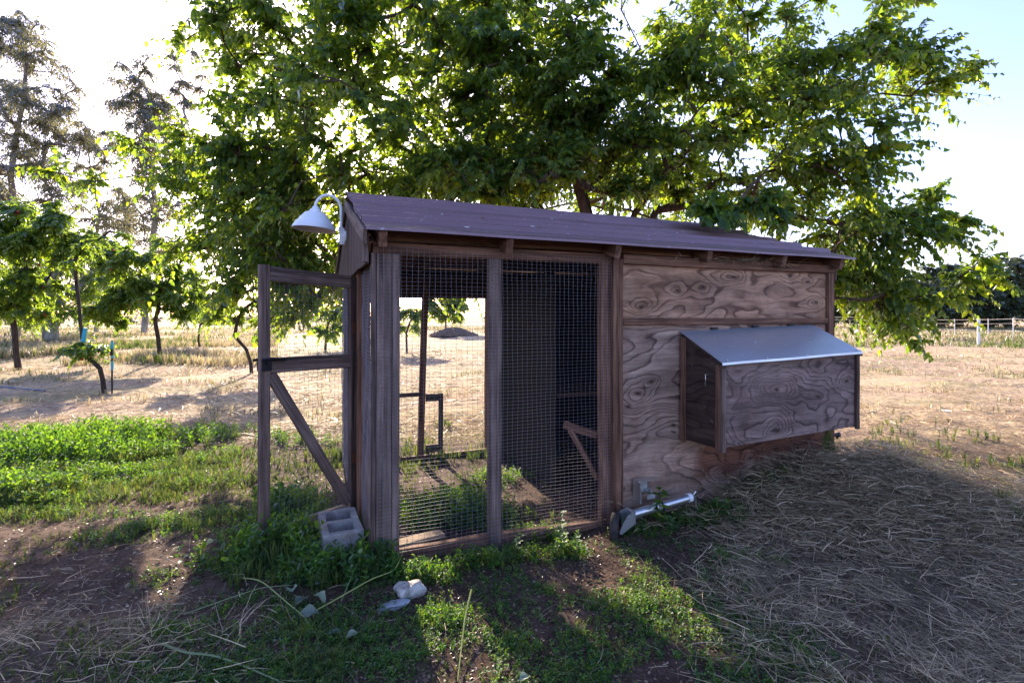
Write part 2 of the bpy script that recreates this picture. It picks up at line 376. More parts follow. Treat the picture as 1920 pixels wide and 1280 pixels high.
dryc = m.mix(m.ramp(bare, [(.46, 0), (.58, .85)]), dryc, m.ramp(n2, [(.3, (.24, .15, .10)), (.7, (.48, .35, .26))]))
gr = m.noise(m.mapv(v, (.5, 1, 1), (5, 5, 0)), .55, 5, .65)
dryc = m.mix(m.ramp(gr, [(.50, 0), (.66, .6)]), dryc, m.ramp(n3, [(.3, (.13, .15, .05)), (.7, (.30, .31, .12))]))
c = m.mix(m.math('MULTIPLY', m.attr('straw'), .25), soil, m.mix(.5, soil, dryc))
c = m.mix(m.attr('dry'), c, dryc)
M['ground'] = m.fin(c, .95, 0, .1, m.math('ADD', m.math('MULTIPLY', n3, .35), n2), .8, .03)
me.materials.append(M['ground'])
ground = link('ground', me); tag(ground, 'bare soil turning to a mown dry field behind the coop', None, None, 'structure')

# ------------------------------------------------------------------ scatter machinery
def frames(d, nrm):
    """rotation matrices with x along d and z near nrm"""
    x = d/np.maximum(np.linalg.norm(d, axis=1), 1e-9)[:, None]
    y = np.cross(nrm, x); y /= np.maximum(np.linalg.norm(y, axis=1), 1e-9)[:, None]
    z = np.cross(x, y)
    return np.stack([x, y, z], -1)
def scatter(tv, tf, pos, rot, scl, rnd):
    tv = np.asarray(tv, float); tf = np.asarray(tf)
    n = len(pos); k = len(tv)
    scl = np.asarray(scl, float)
    if scl.ndim == 1: scl = scl[:, None]*np.ones(3)
    V = np.einsum('nij,nkj->nki', rot, tv[None]*scl[:, None, :])+pos[:, None, :]
    Fc = (tf[None]+(np.arange(n)*k)[:, None, None]).reshape(-1, tf.shape[1])
    return V.reshape(-1, 3), Fc, np.repeat(rnd, k)
def joinsc(parts):
    V = []; Fc = []; A = []; n = 0
    for v, f, a in parts:
        V.append(v); Fc.append(f+n); A.append(a); n += len(v)
    return np.concatenate(V), np.concatenate(Fc), np.concatenate(A)
def stuff_mesh(name, parts, mat, parent=None, smooth=False):
    V, Fc, A = joinsc(parts)
    return link(name, mesh(name, V, Fc, mat, smooth, {'rnd': A}), parent)
# leaf shapes (x = along the leaf, unit length)
def leaf_tpl(outline, fold=.12, droop=.18):
    """outline: list of (x, halfwidth); folded along the midrib and bent down"""
    V = []; F3 = []
    V.append((0, 0, 0))
    for x, wd in outline: 
        z = -droop*x*x
        V += [(x, 0, z), (x-.05, wd, z+fold*wd*2-.1*wd), (x-.05, -wd, z+fold*wd*2-.1*wd)]
    V.append((1, 0, -droop))
    k = len(outline)
    F3 += [(0, 1, 2), (0, 3, 1)]
    for i in range(k-1):
        a = 1+3*i; b = a+3
        F3 += [(a, b, b+1), (a, b+1, a+1), (a, b+2, b), (a, a+2, b+2)]
    a = 1+3*(k-1); t = len(V)-1
    F3 += [(a, t, a+1), (a, a+2, t)]
    return np.array(V, float), np.array(F3)
MULB = leaf_tpl([(.22, .34), (.62, .27)], .35, .25)
MULB2 = leaf_tpl([(.20, .33), (.42, .22), (.66, .26)], .25, .35)
SLIM = (np.array([(0, 0, 0), (.45, .15, .03), (1, 0, -.1), (.45, -.15, .03)]), np.array([(0, 1, 2), (0, 2, 3)]))
WSLIM = (np.array([(0, 0, 0), (.4, .22, .03), (1, 0, -.1), (.4, -.22, .03)]), np.array([(0, 1, 2), (0, 2, 3)]))
OVAL = (np.array([(0, 0, 0), (.35, .28, .05), (.8, .24, .02), (1, 0, -.08), (.8, -.24, .02), (.35, -.28, .05)]), np.array([(0, 1, 2), (0, 2, 3), (0, 3, 4), (0, 4, 5)]))
def unit(v): return v/np.maximum(np.linalg.norm(v, axis=-1, keepdims=True), 1e-9)
def rdir(n, r=rng): return unit(r.normal(size=(n, 3)))

def shoots(cent, rad, nsh, nlf, size, r, droop=.5, flat=.55, upb=.15, nleafdown=.55, away=None):
    """leafy shoots radiating from every clump centre -> leaf positions/directions/sizes and twig polylines"""
    P = []; D = []; Nn = []; SZ = []; TW = []
    for c, ra in zip(cent, rad):
        k = max(3, int(nsh*r.uniform(.8, 1.2)))
        d = rdir(k, r); d[:, 2] = d[:, 2]*flat+upb
        if away is not None:
            o = unit((c-away)[None])[0]; d += .55*o
        d = unit(d); L = ra*r.uniform(.6, 1.25, k)
        t = np.linspace(.12, 1, nlf)[None, :]+r.uniform(-.02, .02, (k, nlf))
        pt = c+d[:, None, :]*(L[:, None]*t)[..., None]
        pt[..., 2] -= droop*L[:, None]*t**2
        tang = d[:, None, :]+np.zeros((k, nlf, 3)); tang[..., 2] -= 2*droop*t; tang = unit(tang)
        side = unit(np.cross(tang, np.array([0, 0, 1.0])+.2*r.normal(size=(k, 1, 3))))
        sg = np.where((np.arange(nlf) % 2) == 0, 1, -1)[None, :, None]
        ld = unit(side*sg*r.uniform(.5, 1.1, (k, nlf, 1))+tang*.6+np.array([0, 0, -nleafdown])+.25*r.normal(size=(k, nlf, 3)))
        nm = unit(np.array([0, 0, 1.0])+.45*r.normal(size=(k, nlf, 3)))
        P.append(pt.reshape(-1, 3)); D.append(ld.reshape(-1, 3)); Nn.append(nm.reshape(-1, 3))
        SZ.append((size*r.uniform(.45, 1.3, (k, nlf))*(1.1-.45*t)).reshape(-1))
        tt = np.array([0, .35, .7, 1.0])
        tp = c+d[:, None, :]*(L[:, None]*tt[None])[..., None]; tp[..., 2] -= droop*L[:, None]*tt[None]**2
        TW.append(tp)
    return np.concatenate(P), np.concatenate(D), np.concatenate(Nn), np.concatenate(SZ), np.concatenate(TW)
def polytubes(lines, radii, n=3):
    """lines (K,m,3), radii (K,m) -> triangulated merged tubes"""
    K, m_, _ = lines.shape
    T = np.gradient(lines, axis=1); T = unit(T)
    ref = np.where(np.abs(T[..., 2:3]) < .9, np.array([0, 0, 1.0]), np.array([1.0, 0, 0]))
    a = unit(np.cross(T, ref)); b = np.cross(T, a)
    ang = 2*np.pi*np.arange(n)/n
    V = lines[:, :, None, :]+radii[:, :, None, None]*(np.cos(ang)[:, None]*a[:, :, None, :]+np.sin(ang)[:, None]*b[:, :, None, :])
    idx = np.arange(K*m_*n).reshape(K, m_, n)
    p = idx[:, :-1]; q = idx[:, 1:]; pr = np.roll(p, -1, 2); qr = np.roll(q, -1, 2)
    Fc = np.concatenate([np.stack([p, pr, qr], -1).reshape(-1, 3), np.stack([p, qr, q], -1).reshape(-1, 3)])
    return V.reshape(-1, 3), Fc, np.zeros(K*m_*n)
def skeleton(nodes, parent, cent, r, bend=.12):
    """connect clump centres to the nearest branch node; returns branch polylines with radii (pipe model)"""
    nodes = [np.array(p, float) for p in nodes]; parent = list(parent)
    root = nodes[0]; order = np.argsort([np.linalg.norm(c-nodes[min(len(nodes)-1, 3)]) for c in cent]); tips = []
    for i in order:
        c = cent[i]; A = np.array(nodes); dd = np.linalg.norm(A-c, axis=1)
        dd = dd+.25*np.maximum(0, A[:, 2]-c[2]-.2)+.1*np.linalg.norm(A-root, axis=1)
        j = int(np.argmin(dd)); p = A[j]; k = max(2, int(np.linalg.norm(c-p)/.35)); prev = j
        off = r.normal(size=3)*bend*np.linalg.norm(c-p); off[2] += .12*np.linalg.norm(c-p)
        for q in range(1, k+1):
            t = q/k; pt = p*(1-t)+c*t+off*math.sin(math.pi*t)*.8+r.normal(size=3)*.015
            nodes.append(pt if q < k else c.copy()); parent.append(prev); prev = len(nodes)-1
        tips.append(prev)
    A = np.array(nodes); cnt = np.zeros(len(A))
    for t in tips:
        while t >= 0: cnt[t] += 1; t = parent[t]
    return A, parent, cnt
def branch_mesh(name, A, parent, cnt, rmin, rk, mat, par, pw=.5, flare=1.0):
    seg = []; rad = []
    for i, p in enumerate(parent):
        if p < 0: continue
        r1 = rmin+rk*max(cnt[i], 0)**pw; r0 = rmin+rk*max(cnt[p], 0)**pw
        r0 = min(r0, r1*1.5)
        if p == 0: r0 *= flare
        a, b = A[p], A[i]; e = (b-a)*.04
        seg.append([a-e, a*.67+b*.33, a*.33+b*.67, b+e]); rad.append([r0, r0*.67+r1*.33, r0*.33+r1*.67, r1])
    V, Fc, at_ = polytubes(np.array(seg), np.array(rad), 7)
    return link(name, mesh(name, V, Fc, mat, True), par)

# ------------------------------------------------------------------ the chicken coop
coop = empty('chicken_coop', (X0, Y0, 0), R(22.1))
tag(coop, 'weathered wooden chicken coop with wire mesh run and purplish ribbed metal roof', 'chicken coop')
def board(name, p0, p1, wd, th, mat, parent, up=(0, 0, 1), ch=.003, nseg=5, warp=.0018):
    """a plank from p0 to p1; wd measured along `up`, th across"""
    p0 = np.array(p0, float); p1 = np.array(p1, float); L = np.linalg.norm(p1-p0); x = (p1-p0)/L
    up = np.array(up, float); y = up-x*np.dot(up, x); y /= np.linalg.norm(y); z = np.cross(x, y)
    a, b = wd/2, th/2
    ring = [(-a+ch, -b), (a-ch, -b), (a, -b+ch), (a, b-ch), (a-ch, b), (-a+ch, b), (-a, b-ch), (-a, -b+ch)]
    V = []; ph = rng.uniform(0, 6.28, 2)
    for i in range(nseg+1):
        t = i/nseg; q = 1 if i in (0, nseg) else 0
        dy = warp*math.sin(ph[0]+5*t); dz = warp*.5*math.sin(ph[1]+4*t)
        for r_ in ring: V.append((L*t, r_[0]+dy+rng.normal()*.0006, r_[1]+dz))
    Fc = [tuple(range(8))[::-1], tuple(nseg*8+k for k in range(8))]
    Fc += [(i*8+k, i*8+(k+1) % 8, (i+1)*8+(k+1) % 8, (i+1)*8+k) for i in range(nseg) for k in range(8)]
    o = link(name, mesh(name, V, Fc, mat), parent)
    M4 = Matrix(((x[0], y[0], z[0], p0[0]), (x[1], y[1], z[1], p0[1]), (x[2], y[2], z[2], p0[2]), (0, 0, 0, 1)))
    o.matrix_local = M4
    return o
def gz(u, v):
    x, y = uw(u, v); return float(gh(x, y))
YAX = (0, 1, 0); XAX = (1, 0, 0)
WT = 1.63                                    # underside of the top plates
SL = (2.178-1.747)/1.365                      # roof slope
def roof_z(v): return 1.747+SL*(v+.13) if v <= 1.235 else 1.747+SL*(2.6-v)
def vpost(u0, u1, v0, v1, z0, z1, mat='grey', name='post', parent=None):
    wd, th = (u1-u0), (v1-v0)
    return board(name, ((u0+u1)/2, (v0+v1)/2, z0), ((u0+u1)/2, (v0+v1)/2, z1), wd, th, M[mat], parent or coop, XAX)
DEP = 2.47; LEN = 3.49
# front corner: two studs side by side, then the divider, then the jamb and its cover strip
vpost(.006, .088, .004, .090, -.04, WT); vpost(.090, .130, .004, .090, -.04, WT)
vpost(-.022, .004, -.006, .030, -.04, WT, 'grey', 'corner_trim')
vpost(.640, .716, .004, .050, -.05, WT)
vpost(1.385, 1.460, .004, .050, -.06, WT, 'brown')
vpost(1.461, 1.534, -.024, .050, -.10, WT+.03, 'brown', 'cover_strip')
vpost(LEN-.070, LEN, -.024, .012, -.13, WT+.02, 'brown', 'cover_strip')
vpost(LEN-.05, LEN, .016, .10, -.15, WT)
# side and back posts
vpost(-.030, .052, .670, .755, -.08, WT-.03, 'brown', 'door_jamb')
vpost(-.006, .080, 1.44, 1.52, -.13, WT-.03, 'grey', 'door_jamb')
vpost(.0, .085, DEP-.09, DEP, -.19, WT)
vpost(1.455, 1.545, DEP-.09, DEP-.01, -.20, WT, 'brown')
vpost(LEN-.09, LEN, DEP-.09, DEP, -.20, WT)
o = board('post', (.742, DEP-.06, -.20), (.80, DEP-.06, WT), .062, .045, M['brown'], coop, XAX)   # leaning pole in the back opening
# plates
board('top_plate', (-.01, .046, WT+.030), (1.458, .046, WT+.030), .060, .085, M['brown'], coop)
board('top_plate', (1.536, -.004, WT+.030), (LEN, -.004, WT+.030), .060, .045, M['brown'], coop)
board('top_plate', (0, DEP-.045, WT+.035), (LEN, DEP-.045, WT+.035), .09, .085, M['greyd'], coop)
board('top_plate', (.03, .09, WT-.005), (.03, DEP-.10, WT-.005), .06, .05, M['greyd'], coop)
board('top_plate', (LEN-.03, .11, WT-.005), (LEN-.03, DEP-.10, WT-.005), .06, .05, M['greyd'], coop)
board('header', (.09, DEP-.05, 1.555), (1.45, DEP-.05, 1.555), .145, .04, M['greyd'], coop)
# sills
board('sill', (.13, .04, .000), (.64, .04, -.005), .075, .04, M['brown'], coop)
board('sill', (.716, .04, -.01), (1.385, .04, -.035), .075, .04, M['brown'], coop)
board('sill', (.05, DEP-.05, -.165), (LEN, DEP-.05, -.165), .08, .05, M['brown'], coop)
board('sill', (.03, .09, .0), (.03, .66, -.02), .07, .04, M['brown'], coop)
board('sill', (.03, 1.53, -.11), (.03, 2.37, -.15), .07, .04, M['brown'], coop)
# rafters with the tails showing under the front eave
for u in (.028, .724, 1.440, 2.160, 2.850, 3.455):
    for sgn in (1, -1):
        v0, v1 = (-.105, 1.215) if sgn == 1 else (DEP+.105, 1.255)
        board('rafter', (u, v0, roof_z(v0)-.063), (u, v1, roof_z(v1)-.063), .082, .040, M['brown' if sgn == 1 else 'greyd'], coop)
board('ridge_board', (.0, 1.235, 2.085), (LEN, 1.235, 2.085), .12, .03, M['greyd'], coop)
# blocking between the rafters, under the metal
us = (.028, .724, 1.440, 2.160, 2.850, 3.455)
for a, b in zip(us[:-1], us[1:]):
    board('blocking', (a+.021, .06, roof_z(.06)-.062), (b-.021, .06, roof_z(.06)-.062), .078, .035, M['brown'], coop)
    for q in (.45, 1.0):
        board('purlin', (a+.021, q, roof_z(q)-.045), (b-.021, q, roof_z(q)-.045), .038, .06, M['greyd'], coop)
board('blocking', (.01, DEP-.02, 1.70), (LEN-.01, DEP-.02, 1.70), .17, .03, M['greyd'], coop)
# plywood: a panel's local origin is its lower left corner
def panel(name, u0, u1, z0, z1, v, th, mat, parent=None, zr=None, axis='u', label=None):
    """panel in the front plane (axis u) or side plane (axis v); zr = (left bottom, right bottom)"""
    L = u1-u0; zl, zr_ = zr if zr else (z0, z0)
    n = 12; V = []; Fc = []
    for s_ in (0, 1):
        for i in range(n+1):
            x = L*i/n; zb = zl+(zr_-zl)*i/n-z0
            V += [(x, s_*th, zb), (x, s_*th, z1-z0)]
    for i in range(n):
        a = 2*i; b = 2*(n+1)+2*i
        Fc += [(a, a+2, a+3, a+1), (b, b+1, b+3, b+2), (a, b, b+2, a+2), (a+1, a+3, b+3, b+1)]
    Fc += [(0, 1, 2*(n+1)+1, 2*(n+1)), (2*n, 2*(n+1)+2*n, 2*(n+1)+2*n+1, 2*n+1)]
    o = link(name, mesh(name, V, Fc, M[mat]), parent or coop)
    if axis == 'u': o.location = (u0, v, z0)
    else: o.location = (v, u0, z0); o.rotation_euler = (0, 0, R(90))
    if label: o['label'] = label
    return o
panel('plywood_panel', 1.536, LEN-.072, 1.264, WT, .0, .014, 'ply_top', label='reddish plywood with bold knots and grain')
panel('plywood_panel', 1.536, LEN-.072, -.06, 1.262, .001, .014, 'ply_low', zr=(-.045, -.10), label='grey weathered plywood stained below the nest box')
board('batten', (1.537, -.012, 1.262), (LEN-.072, -.012, 1.262), .044, .020, M['brown'], coop)
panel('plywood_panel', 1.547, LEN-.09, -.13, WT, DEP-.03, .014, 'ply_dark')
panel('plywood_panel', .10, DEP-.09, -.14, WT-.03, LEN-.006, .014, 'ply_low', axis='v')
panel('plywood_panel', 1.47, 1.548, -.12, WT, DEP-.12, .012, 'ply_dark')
# henhouse partition inside, leaving the run open
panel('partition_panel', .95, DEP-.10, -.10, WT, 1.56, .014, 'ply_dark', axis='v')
board('shelf', (1.58, 1.5, .60), (LEN-.05, 1.5, .60), .03, .55, M['brown'], coop)
board('perch', (1.26, .26, .575), (1.42, .10, .525), .045, .04, M['brown'], coop)
board('perch_brace', (1.285, .22, .545), (1.42, .10, .24), .035, .025, M['brown'], coop)
# hatch frame in the back opening
hv = DEP-.07
for p, q in (((.80, .46), (.97, .46)), ((.80, -.06), (.97, -.06))):
    board('hatch_rail', (p[0], hv, p[1]), (q[0], hv, q[1]), .075, .03, M['greyd'], coop)
board('hatch_stile', (.955, hv-.001, -.19), (.955, hv-.001, .50), .045, .03, M['greyd'], coop, XAX)
board('hatch_rail', (.09, hv, .50), (.77, hv, .50), .04, .03, M['greyd'], coop)

# wire mesh
def wiremesh(name, O, a, b, A, B, parent, sa=.0305, sb=.0200, rw=.00078, sag=.004, seed=0, mat='wire'):
    r = np.random.default_rng(seed); O = np.array(O, float); a = np.array(a, float); b = np.array(b, float); n = np.cross(a, b)
    def surf(s, t):
        d = sag*np.sin(s*5.1+seed)*np.sin(t*4.3+1)+.0022*np.sin(s*23+t*9)+.002*np.sin(t*31-s*7)
        e = .0016*np.sin(s*19+t*13+seed); g = .0016*np.sin(t*17-s*11)
        return O+(s+e)[..., None]*a+(t+g)[..., None]*b+d[..., None]*n
    parts = []
    na = int(A/sa); nb = int(B/sb); sa = A/na; sb = B/nb
    S_ = np.arange(na+1)*sa; T_ = np.linspace(0, B, 26)
    L1 = surf(S_[:, None]+r.normal(size=(na+1, 1))*.0007, T_[None, :]+0*S_[:, None])
    parts.append(polytubes(L1, np.full(L1.shape[:2], rw), 3))
    T2 = np.arange(nb+1)*sb; S2 = np.linspace(0, A, max(8, int(A/.06)))
    L2 = surf(S2[None, :]+0*T2[:, None], T2[:, None]+r.normal(size=(nb+1, 1))*.0007)
    parts.append(polytubes(L2, np.full(L2.shape[:2], rw), 3))
    V, Fc, A_ = joinsc(parts)
    o = link(name, mesh(name, V, Fc, M[mat]), parent); o['kind'] = 'stuff'
    return o
wiremesh('wire_mesh', (.012, -.006, -.02), XAX, (0, 0, 1), 1.445, WT+.055, coop, seed=1)
wiremesh('wire_mesh', (-.0, .03, .0), YAX, (0, 0, 1), .640, WT-.05, coop, seed=2, rw=.0012)
wiremesh('wire_mesh', (-.012, 1.47, -.10), YAX, (0, 0, 1), .99, WT+.06, coop, seed=3, sa=.04, sb=.03, rw=.0012)
wiremesh('wire_mesh', (.10, DEP-.01, .50), XAX, (0, 0, 1), .66, 1.05, coop, seed=4, sa=.045, sb=.045, rw=.0007)

# gable ends: vertical boards cut to the roof line, each its own board
def gable(u, th, out):
    edges = np.array([-.03, .155, .34, .54, .72, .93, 1.12, 1.30, 1.50, 1.69, 1.88, 2.09, 2.29, DEP+.03])
    for i, (a, b) in enumerate(zip(edges[:-1], edges[1:])):
        a2 = a+.003; b2 = b-.003; zb = WT-.055+rng.uniform(-.004, .006)
        pts = [(a2, zb), (b2, zb), (b2, roof_z(b2)-.024)]
        if a2 < 1.235 < b2: pts.append((1.235, roof_z(1.235)-.024))
        pts.append((a2, roof_z(a2)-.024))
        L = pts[-1][1]-zb
        # local x = up so the grain runs vertically
        mb = MB(); mb.prism([(p[1]-zb, p[0]-a2) for p in pts], (1, 0, 0), (0, 1, 0), (0, 0, 0), (0, 0, th))
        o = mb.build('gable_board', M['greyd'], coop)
        o.matrix_local = Matrix(((0, 0, out, u), (0, 1, 0, a2), (1, 0, 0, zb), (0, 0, 0, 1)))
        if out > 0: pass
gable(-.034, .016, -1); gable(LEN+.004, .016, 1)
# barge boards along the rakes
for u in (-.062,):
    board('barge_board', (u, -.10, roof_z(-.10)-.055), (u, 1.225, roof_z(1.225)-.055), .075, .020, M['grey'], coop)
    board('barge_board', (u, DEP+.10, roof_z(DEP+.10)-.055), (u, 1.245, roof_z(1.245)-.055), .075, .020, M['greyd'], coop)
vpost(-.062, -.034, -.034, .016, WT-.05, WT+.10, 'grey', 'barge_block')

# ribbed roof sheets (ribs run along the ridge); two lapped sheets on each slope
def roof_sheet(u0, u1, v0, v1, lift, label=None):
    prof = []; per = .228; v = v0; k = 0
    span = abs(v1-v0); sg = 1 if v1 > v0 else -1; n = int(round(span/per)); per = span/n
    for i in range(n):
        b = i*per
        prof += [(b, 0), (b+per*.36, 0), (b+per*.38, .003), (b+per*.44, .003), (b+per*.46, 0), (b+per*.80, 0), (b+per*.85, .027), (b+per*.93, .027), (b+per*.999, 0)]
    prof = [(0, -.012)]+[(p[0]+.002, p[1]) for p in prof]
    V = []; NU = 14
    for lay in (0, -.0018):
        for i in range(NU+1):
            u = u0+(u1-u0)*i/NU
            wob = .0015*math.sin(i*1.7+v0*5)
            for b, h in prof:
                vv = v0+sg*b; zz = roof_z(vv)+lift+h+lay+wob
                V.append((u, vv, zz))
    m_ = len(prof); Fc = []; half = (NU+1)*m_
    for i in range(NU):
        for k in range(m_-1):
            a = i*m_+k
            q = (a, a+1, a+m_+1, a+m_) if sg < 0 else (a, a+m_, a+m_+1, a+1)
            Fc.append(q); Fc.append(tuple(x+half for x in q[::-1]))
    for k in range(m_-1):
        Fc.append((k, k+1, half+k+1, half+k)); a = NU*m_+k; Fc.append((a, a+1, half+a+1, half+a))
    for i in range(NU):
        a = i*m_; Fc.append((a, a+m_, half+a+m_, half+a)); a = i*m_+m_-1; Fc.append((a, a+m_, half+a+m_, half+a))
    o = link('roof_sheet', mesh('roof_sheet', V, Fc, M['roof']), coop)
    if label: o['label'] = label
    return o
roof_sheet(-.06, 3.575, -.135, .62, .0, 'front eave sheet with bird droppings')
roof_sheet(-.055, 3.44, .595, 1.232, .022)
roof_sheet(-.06, 3.56, DEP+.135, 1.87, .0)
roof_sheet(-.055, 3.44, 1.89, 1.238, .022)
mb = MB()
for su, sv in ((.22, .2), (.5, .55), (.9, .18), (1.35, .62), (1.9, .2), (2.4, .5), (2.9, .2), (3.3, .4), (.1, .42), (.75, .8), (1.6, .95)):
    z = roof_z(sv)+.010+(.022 if sv > .6 else 0)
    mb.lathe([(0, .007), (.005, .006), (.008, .0)], 8, Matrix.Translation((su, sv, z)))
mb.build('roof_screws', M['galv'], coop)['kind'] = 'stuff'
mb = MB()
for su, sv, q in ((.28, .12, .03), (.31, .15, .014), (.66, .14, .02), (.52, .05, .012), (.92, .23, .012), (1.2, .1, .01), (1.05, .31, .014)):
    pts = [(q*(1+.4*math.sin(5*a+su*9))*math.cos(a), q*.6*(1+.4*math.cos(3*a))*math.sin(a)) for a in np.linspace(0, 6.28, 12, endpoint=False)]
    mb.prism(pts, XAX, (0, 1/math.hypot(1, SL), SL/math.hypot(1, SL)), (su, sv, roof_z(sv)+.004), (0, 0, .003))
mb.build('dropping', M['wpaint'], coop)['kind'] = 'stuff'
rl = [(.4, .9), (.8, .5), (1.1, .3), (1.3, 1.0), (1.7, .7), (1.9, .3), (2.2, .9), (2.6, .4), (2.9, .8), (3.2, .3), (.6, 1.1), (1.5, .12), (2.4, .15)]
nrf = np.array([[0, -SL, 1.0]]); lv = mesh('fallen_leaf', OVAL[0], OVAL[1], M['deadleaf'])
for i, (a_, b_) in enumerate(rl):
    an = i*2.1; o = link('fallen_leaf', lv, coop); Mm = frames(unit(np.array([[math.cos(an), math.sin(an), SL*math.sin(an)]])), unit(nrf+.2*rng.normal(size=(1, 3))))[0]*rng.uniform(.035, .06)
    o.matrix_local = Matrix([[*map(float, Mm[0]), a_], [*map(float, Mm[1]), b_], [*map(float, Mm[2]), roof_z(b_)+.012+(.022 if b_ > .6 else 0)], [0, 0, 0, 1]])
# litter of dry straw caught on the plate under the eave
k = 160; uu = np.clip(rng.normal(2.55, .28, k), 1.6, 3.4); P = np.stack([uu, rng.uniform(-.045, -.02, k), WT+.062+rng.uniform(-.004, .012, k)], 1)
D = rdir(k); D[:, 2] *= .35; D[:, 1] = -abs(D[:, 1])*.4
STR = (np.array([(0, -.012, 0), (0, .012, 0), (.5, .012, .06), (.5, -.012, .06), (1, 0, .02)]), np.array([(0, 3, 2), (0, 2, 1), (3, 4, 2)]))
o = stuff_mesh('nesting_straw', [scatter(*STR, P, frames(unit(D), rdir(k)), rng.uniform(.04, .11, k), rng.uniform(0, 1, k))], M['straw'], coop); o['kind'] = 'stuff'

# nest box on the front wall: box, framing strips, sheet metal lid with hinges
nb = empty('nest_box'); nb.parent = coop; nb.location = (2.012, 0, 0)
nb['label'] = 'plywood nest box with a sloping blue-grey metal lid'
bx = 1.228; bd = .355; tl = .035                      # length, depth, slight tilt to the right
def T(u): return tl*u/bx
panel('front_panel', .010, bx-.010, .492, 1.005, -bd, .012, 'ply_box', nb)
nb_front = nb.children[-1]
for ver in nb_front.data.vertices: ver.co.z += T(ver.co.x)
for u, nm in ((0, 'side_panel'), (bx-.012, 'side_panel')):
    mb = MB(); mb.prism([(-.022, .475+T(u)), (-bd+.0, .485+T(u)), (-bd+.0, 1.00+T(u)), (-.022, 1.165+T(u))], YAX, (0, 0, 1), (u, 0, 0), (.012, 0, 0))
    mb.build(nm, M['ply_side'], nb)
board('floor_panel', (.012, -bd/2-.01, .497), (bx-.012, -bd/2-.01, .497+tl), bd-.04, .014, M['greyd'], nb, YAX)
def strip(u, v, z0, z1, wd=.030, th=.020, mat='greyd', up=XAX):
    board('corner_strip', (u, v, z0+T(u)), (u, v, z1+T(u)), wd, th, M[mat], nb, up)
strip(-.014, -.036, .465, 1.155, .026, .034, 'brown')
strip(-.011, -bd+.012, .470, 1.00, .020, .030, 'brown')
strip(.008, -bd-.011, .468, 1.00, .028, .020, 'grey')
strip(bx-.002, -bd-.011, .475, 1.00, .030, .020, 'greyd')
lid_pts = []
mb = MB()
for i in range(9):
    u = -.02+(bx+.042)*i/8
    for v, z in ((-.010, 1.198), (-bd-.032, 1.016+.0012*math.sin(i*1.3)), (-bd-.034, 1.002+.0012*math.sin(i*1.3))):
        lid_pts.append((u, v, z+T(u)))
lid_pts += [(p[0], p[1]+.001, p[2]-.003) for p in lid_pts]
Fc = []
for i in range(8):
    for k in range(2):
        a = i*3+k; Fc.append((a, a+1, a+4, a+3)); b = a+27; Fc.append((b, b+3, b+4, b+1))
    Fc.append((i*3+2, i*3+29, i*3+32, i*3+5)); Fc.append((i*3, i*3+3, i*3+30, i*3+27))
for i in (0, 8):
    for k in range(2): a = i*3+k; Fc.append((a, a+1, a+28, a+27))
mb.add(lid_pts, Fc); mb.build('metal_lid', M['lid'], nb)
mb = MB(); mb.prism([(-.03, 1.178), (-bd-.035, .998), (-bd-.035, .985), (-.03, 1.163)], YAX, (0, 0, 1), (-.010, 0, 0), (.02, 0, 0)); mb.build('lid_rail', M['greyd'], nb)
mb = MB(); mb.prism([(-.03, 1.178), (-bd-.035, .998), (-bd-.035, .985), (-.03, 1.163)], YAX, (0, 0, 1), (bx-.002, 0, tl), (.02, 0, 0)); mb.build('lid_rail', M['greyd'], nb)
for u in (.28, .66, 1.02):
    mb = MB(); mb.box((u, -.012, 1.204+T(u)), (.055, .022, .008)); mb.tube([(u-.03, -.008, 1.208+T(u)), (u+.03, -.008, 1.208+T(u))], .005, 8); mb.build('hinge', M['black'], nb)
mb = MB()
for u, v in ((.03, -bd-.02), (.35, -bd-.03), (.7, -bd-.03), (1.05, -bd-.03), (bx-.02, -bd-.02), (.9, -.25), (.45, -.2)):
    z = 1.198+(v+.010)*(1.198-1.012)/(bd+.04)+T(u)
    mb.lathe([(0, .006), (.004, .005), (.006, .0)], 8, Matrix.Translation((u, v, z)))
mb.build('lid_screws', M['galv'], nb)['kind'] = 'stuff'
mb = MB(); mb.tube([(-.006, -.245, .925), (-.018, -.245, .93), (-.019, -.247, .90), (-.017, -.243, .865), (-.008, -.242, .855)], .0028, 6); mb.tube([(-.001, -.262, .93), (-.020, -.258, .935), (-.018, -.24, .93)], .0022, 6); mb.build('hook_latch', M['galv'], nb)

# back edge hardware: black strap hinges on the right end wall
for z in (.66, .50, .36):
    mb = MB(); mb.box((LEN+.012, .02, z), (.018, .05, .065)); mb.tube([(LEN+.02, .0, z), (LEN+.075, -.005, z+.012), (LEN+.075, .015, z-.028)], .012, 8)
    mb.lathe([(0, .02), (.018, .014), (.022, 0), (.018, -.014), (0, -.02)], 10, Matrix.Translation((LEN+.07, .0, z)))
    o = mb.build('door_hinge', M['black'], coop)

# open screen door
hxl, hyl = to_uw(-1.035, 3.36); fxl, fyl = to_uw(-1.409, 2.83)
door = empty('screen_door'); door.parent = coop; door.location = (hxl, hyl, .02)
door.rotation_euler = (0, 0, math.atan2(fyl-hyl, fxl-hxl)); door['label'] = 'open screen door with a diagonal brace'
DW, DH = .65, 1.555
board('stile', (.025, 0, 0), (.025, 0, DH-.02), .058, .034, M['greyd'], door, XAX)
board('stile', (DW-.025, 0, -.03), (DW-.025, 0, DH+.012), .056, .036, M['grey'], door, XAX)
board('rail', (.0545, 0, DH-.055), (DW-.054, 0, DH-.035), .082, .032, M['grey'], door)
board('rail', (.0545, 0, .985), (DW-.054, 0, 1.0), .088, .032, M['grey'], door)
board('rail', (.0545, 0, .03), (DW-.054, 0, .03), .065, .030, M['pale'], door)
board('brace', (DW-.06, .001, .95), (.06, .001, .06), .062, .028, M['grey'], door)
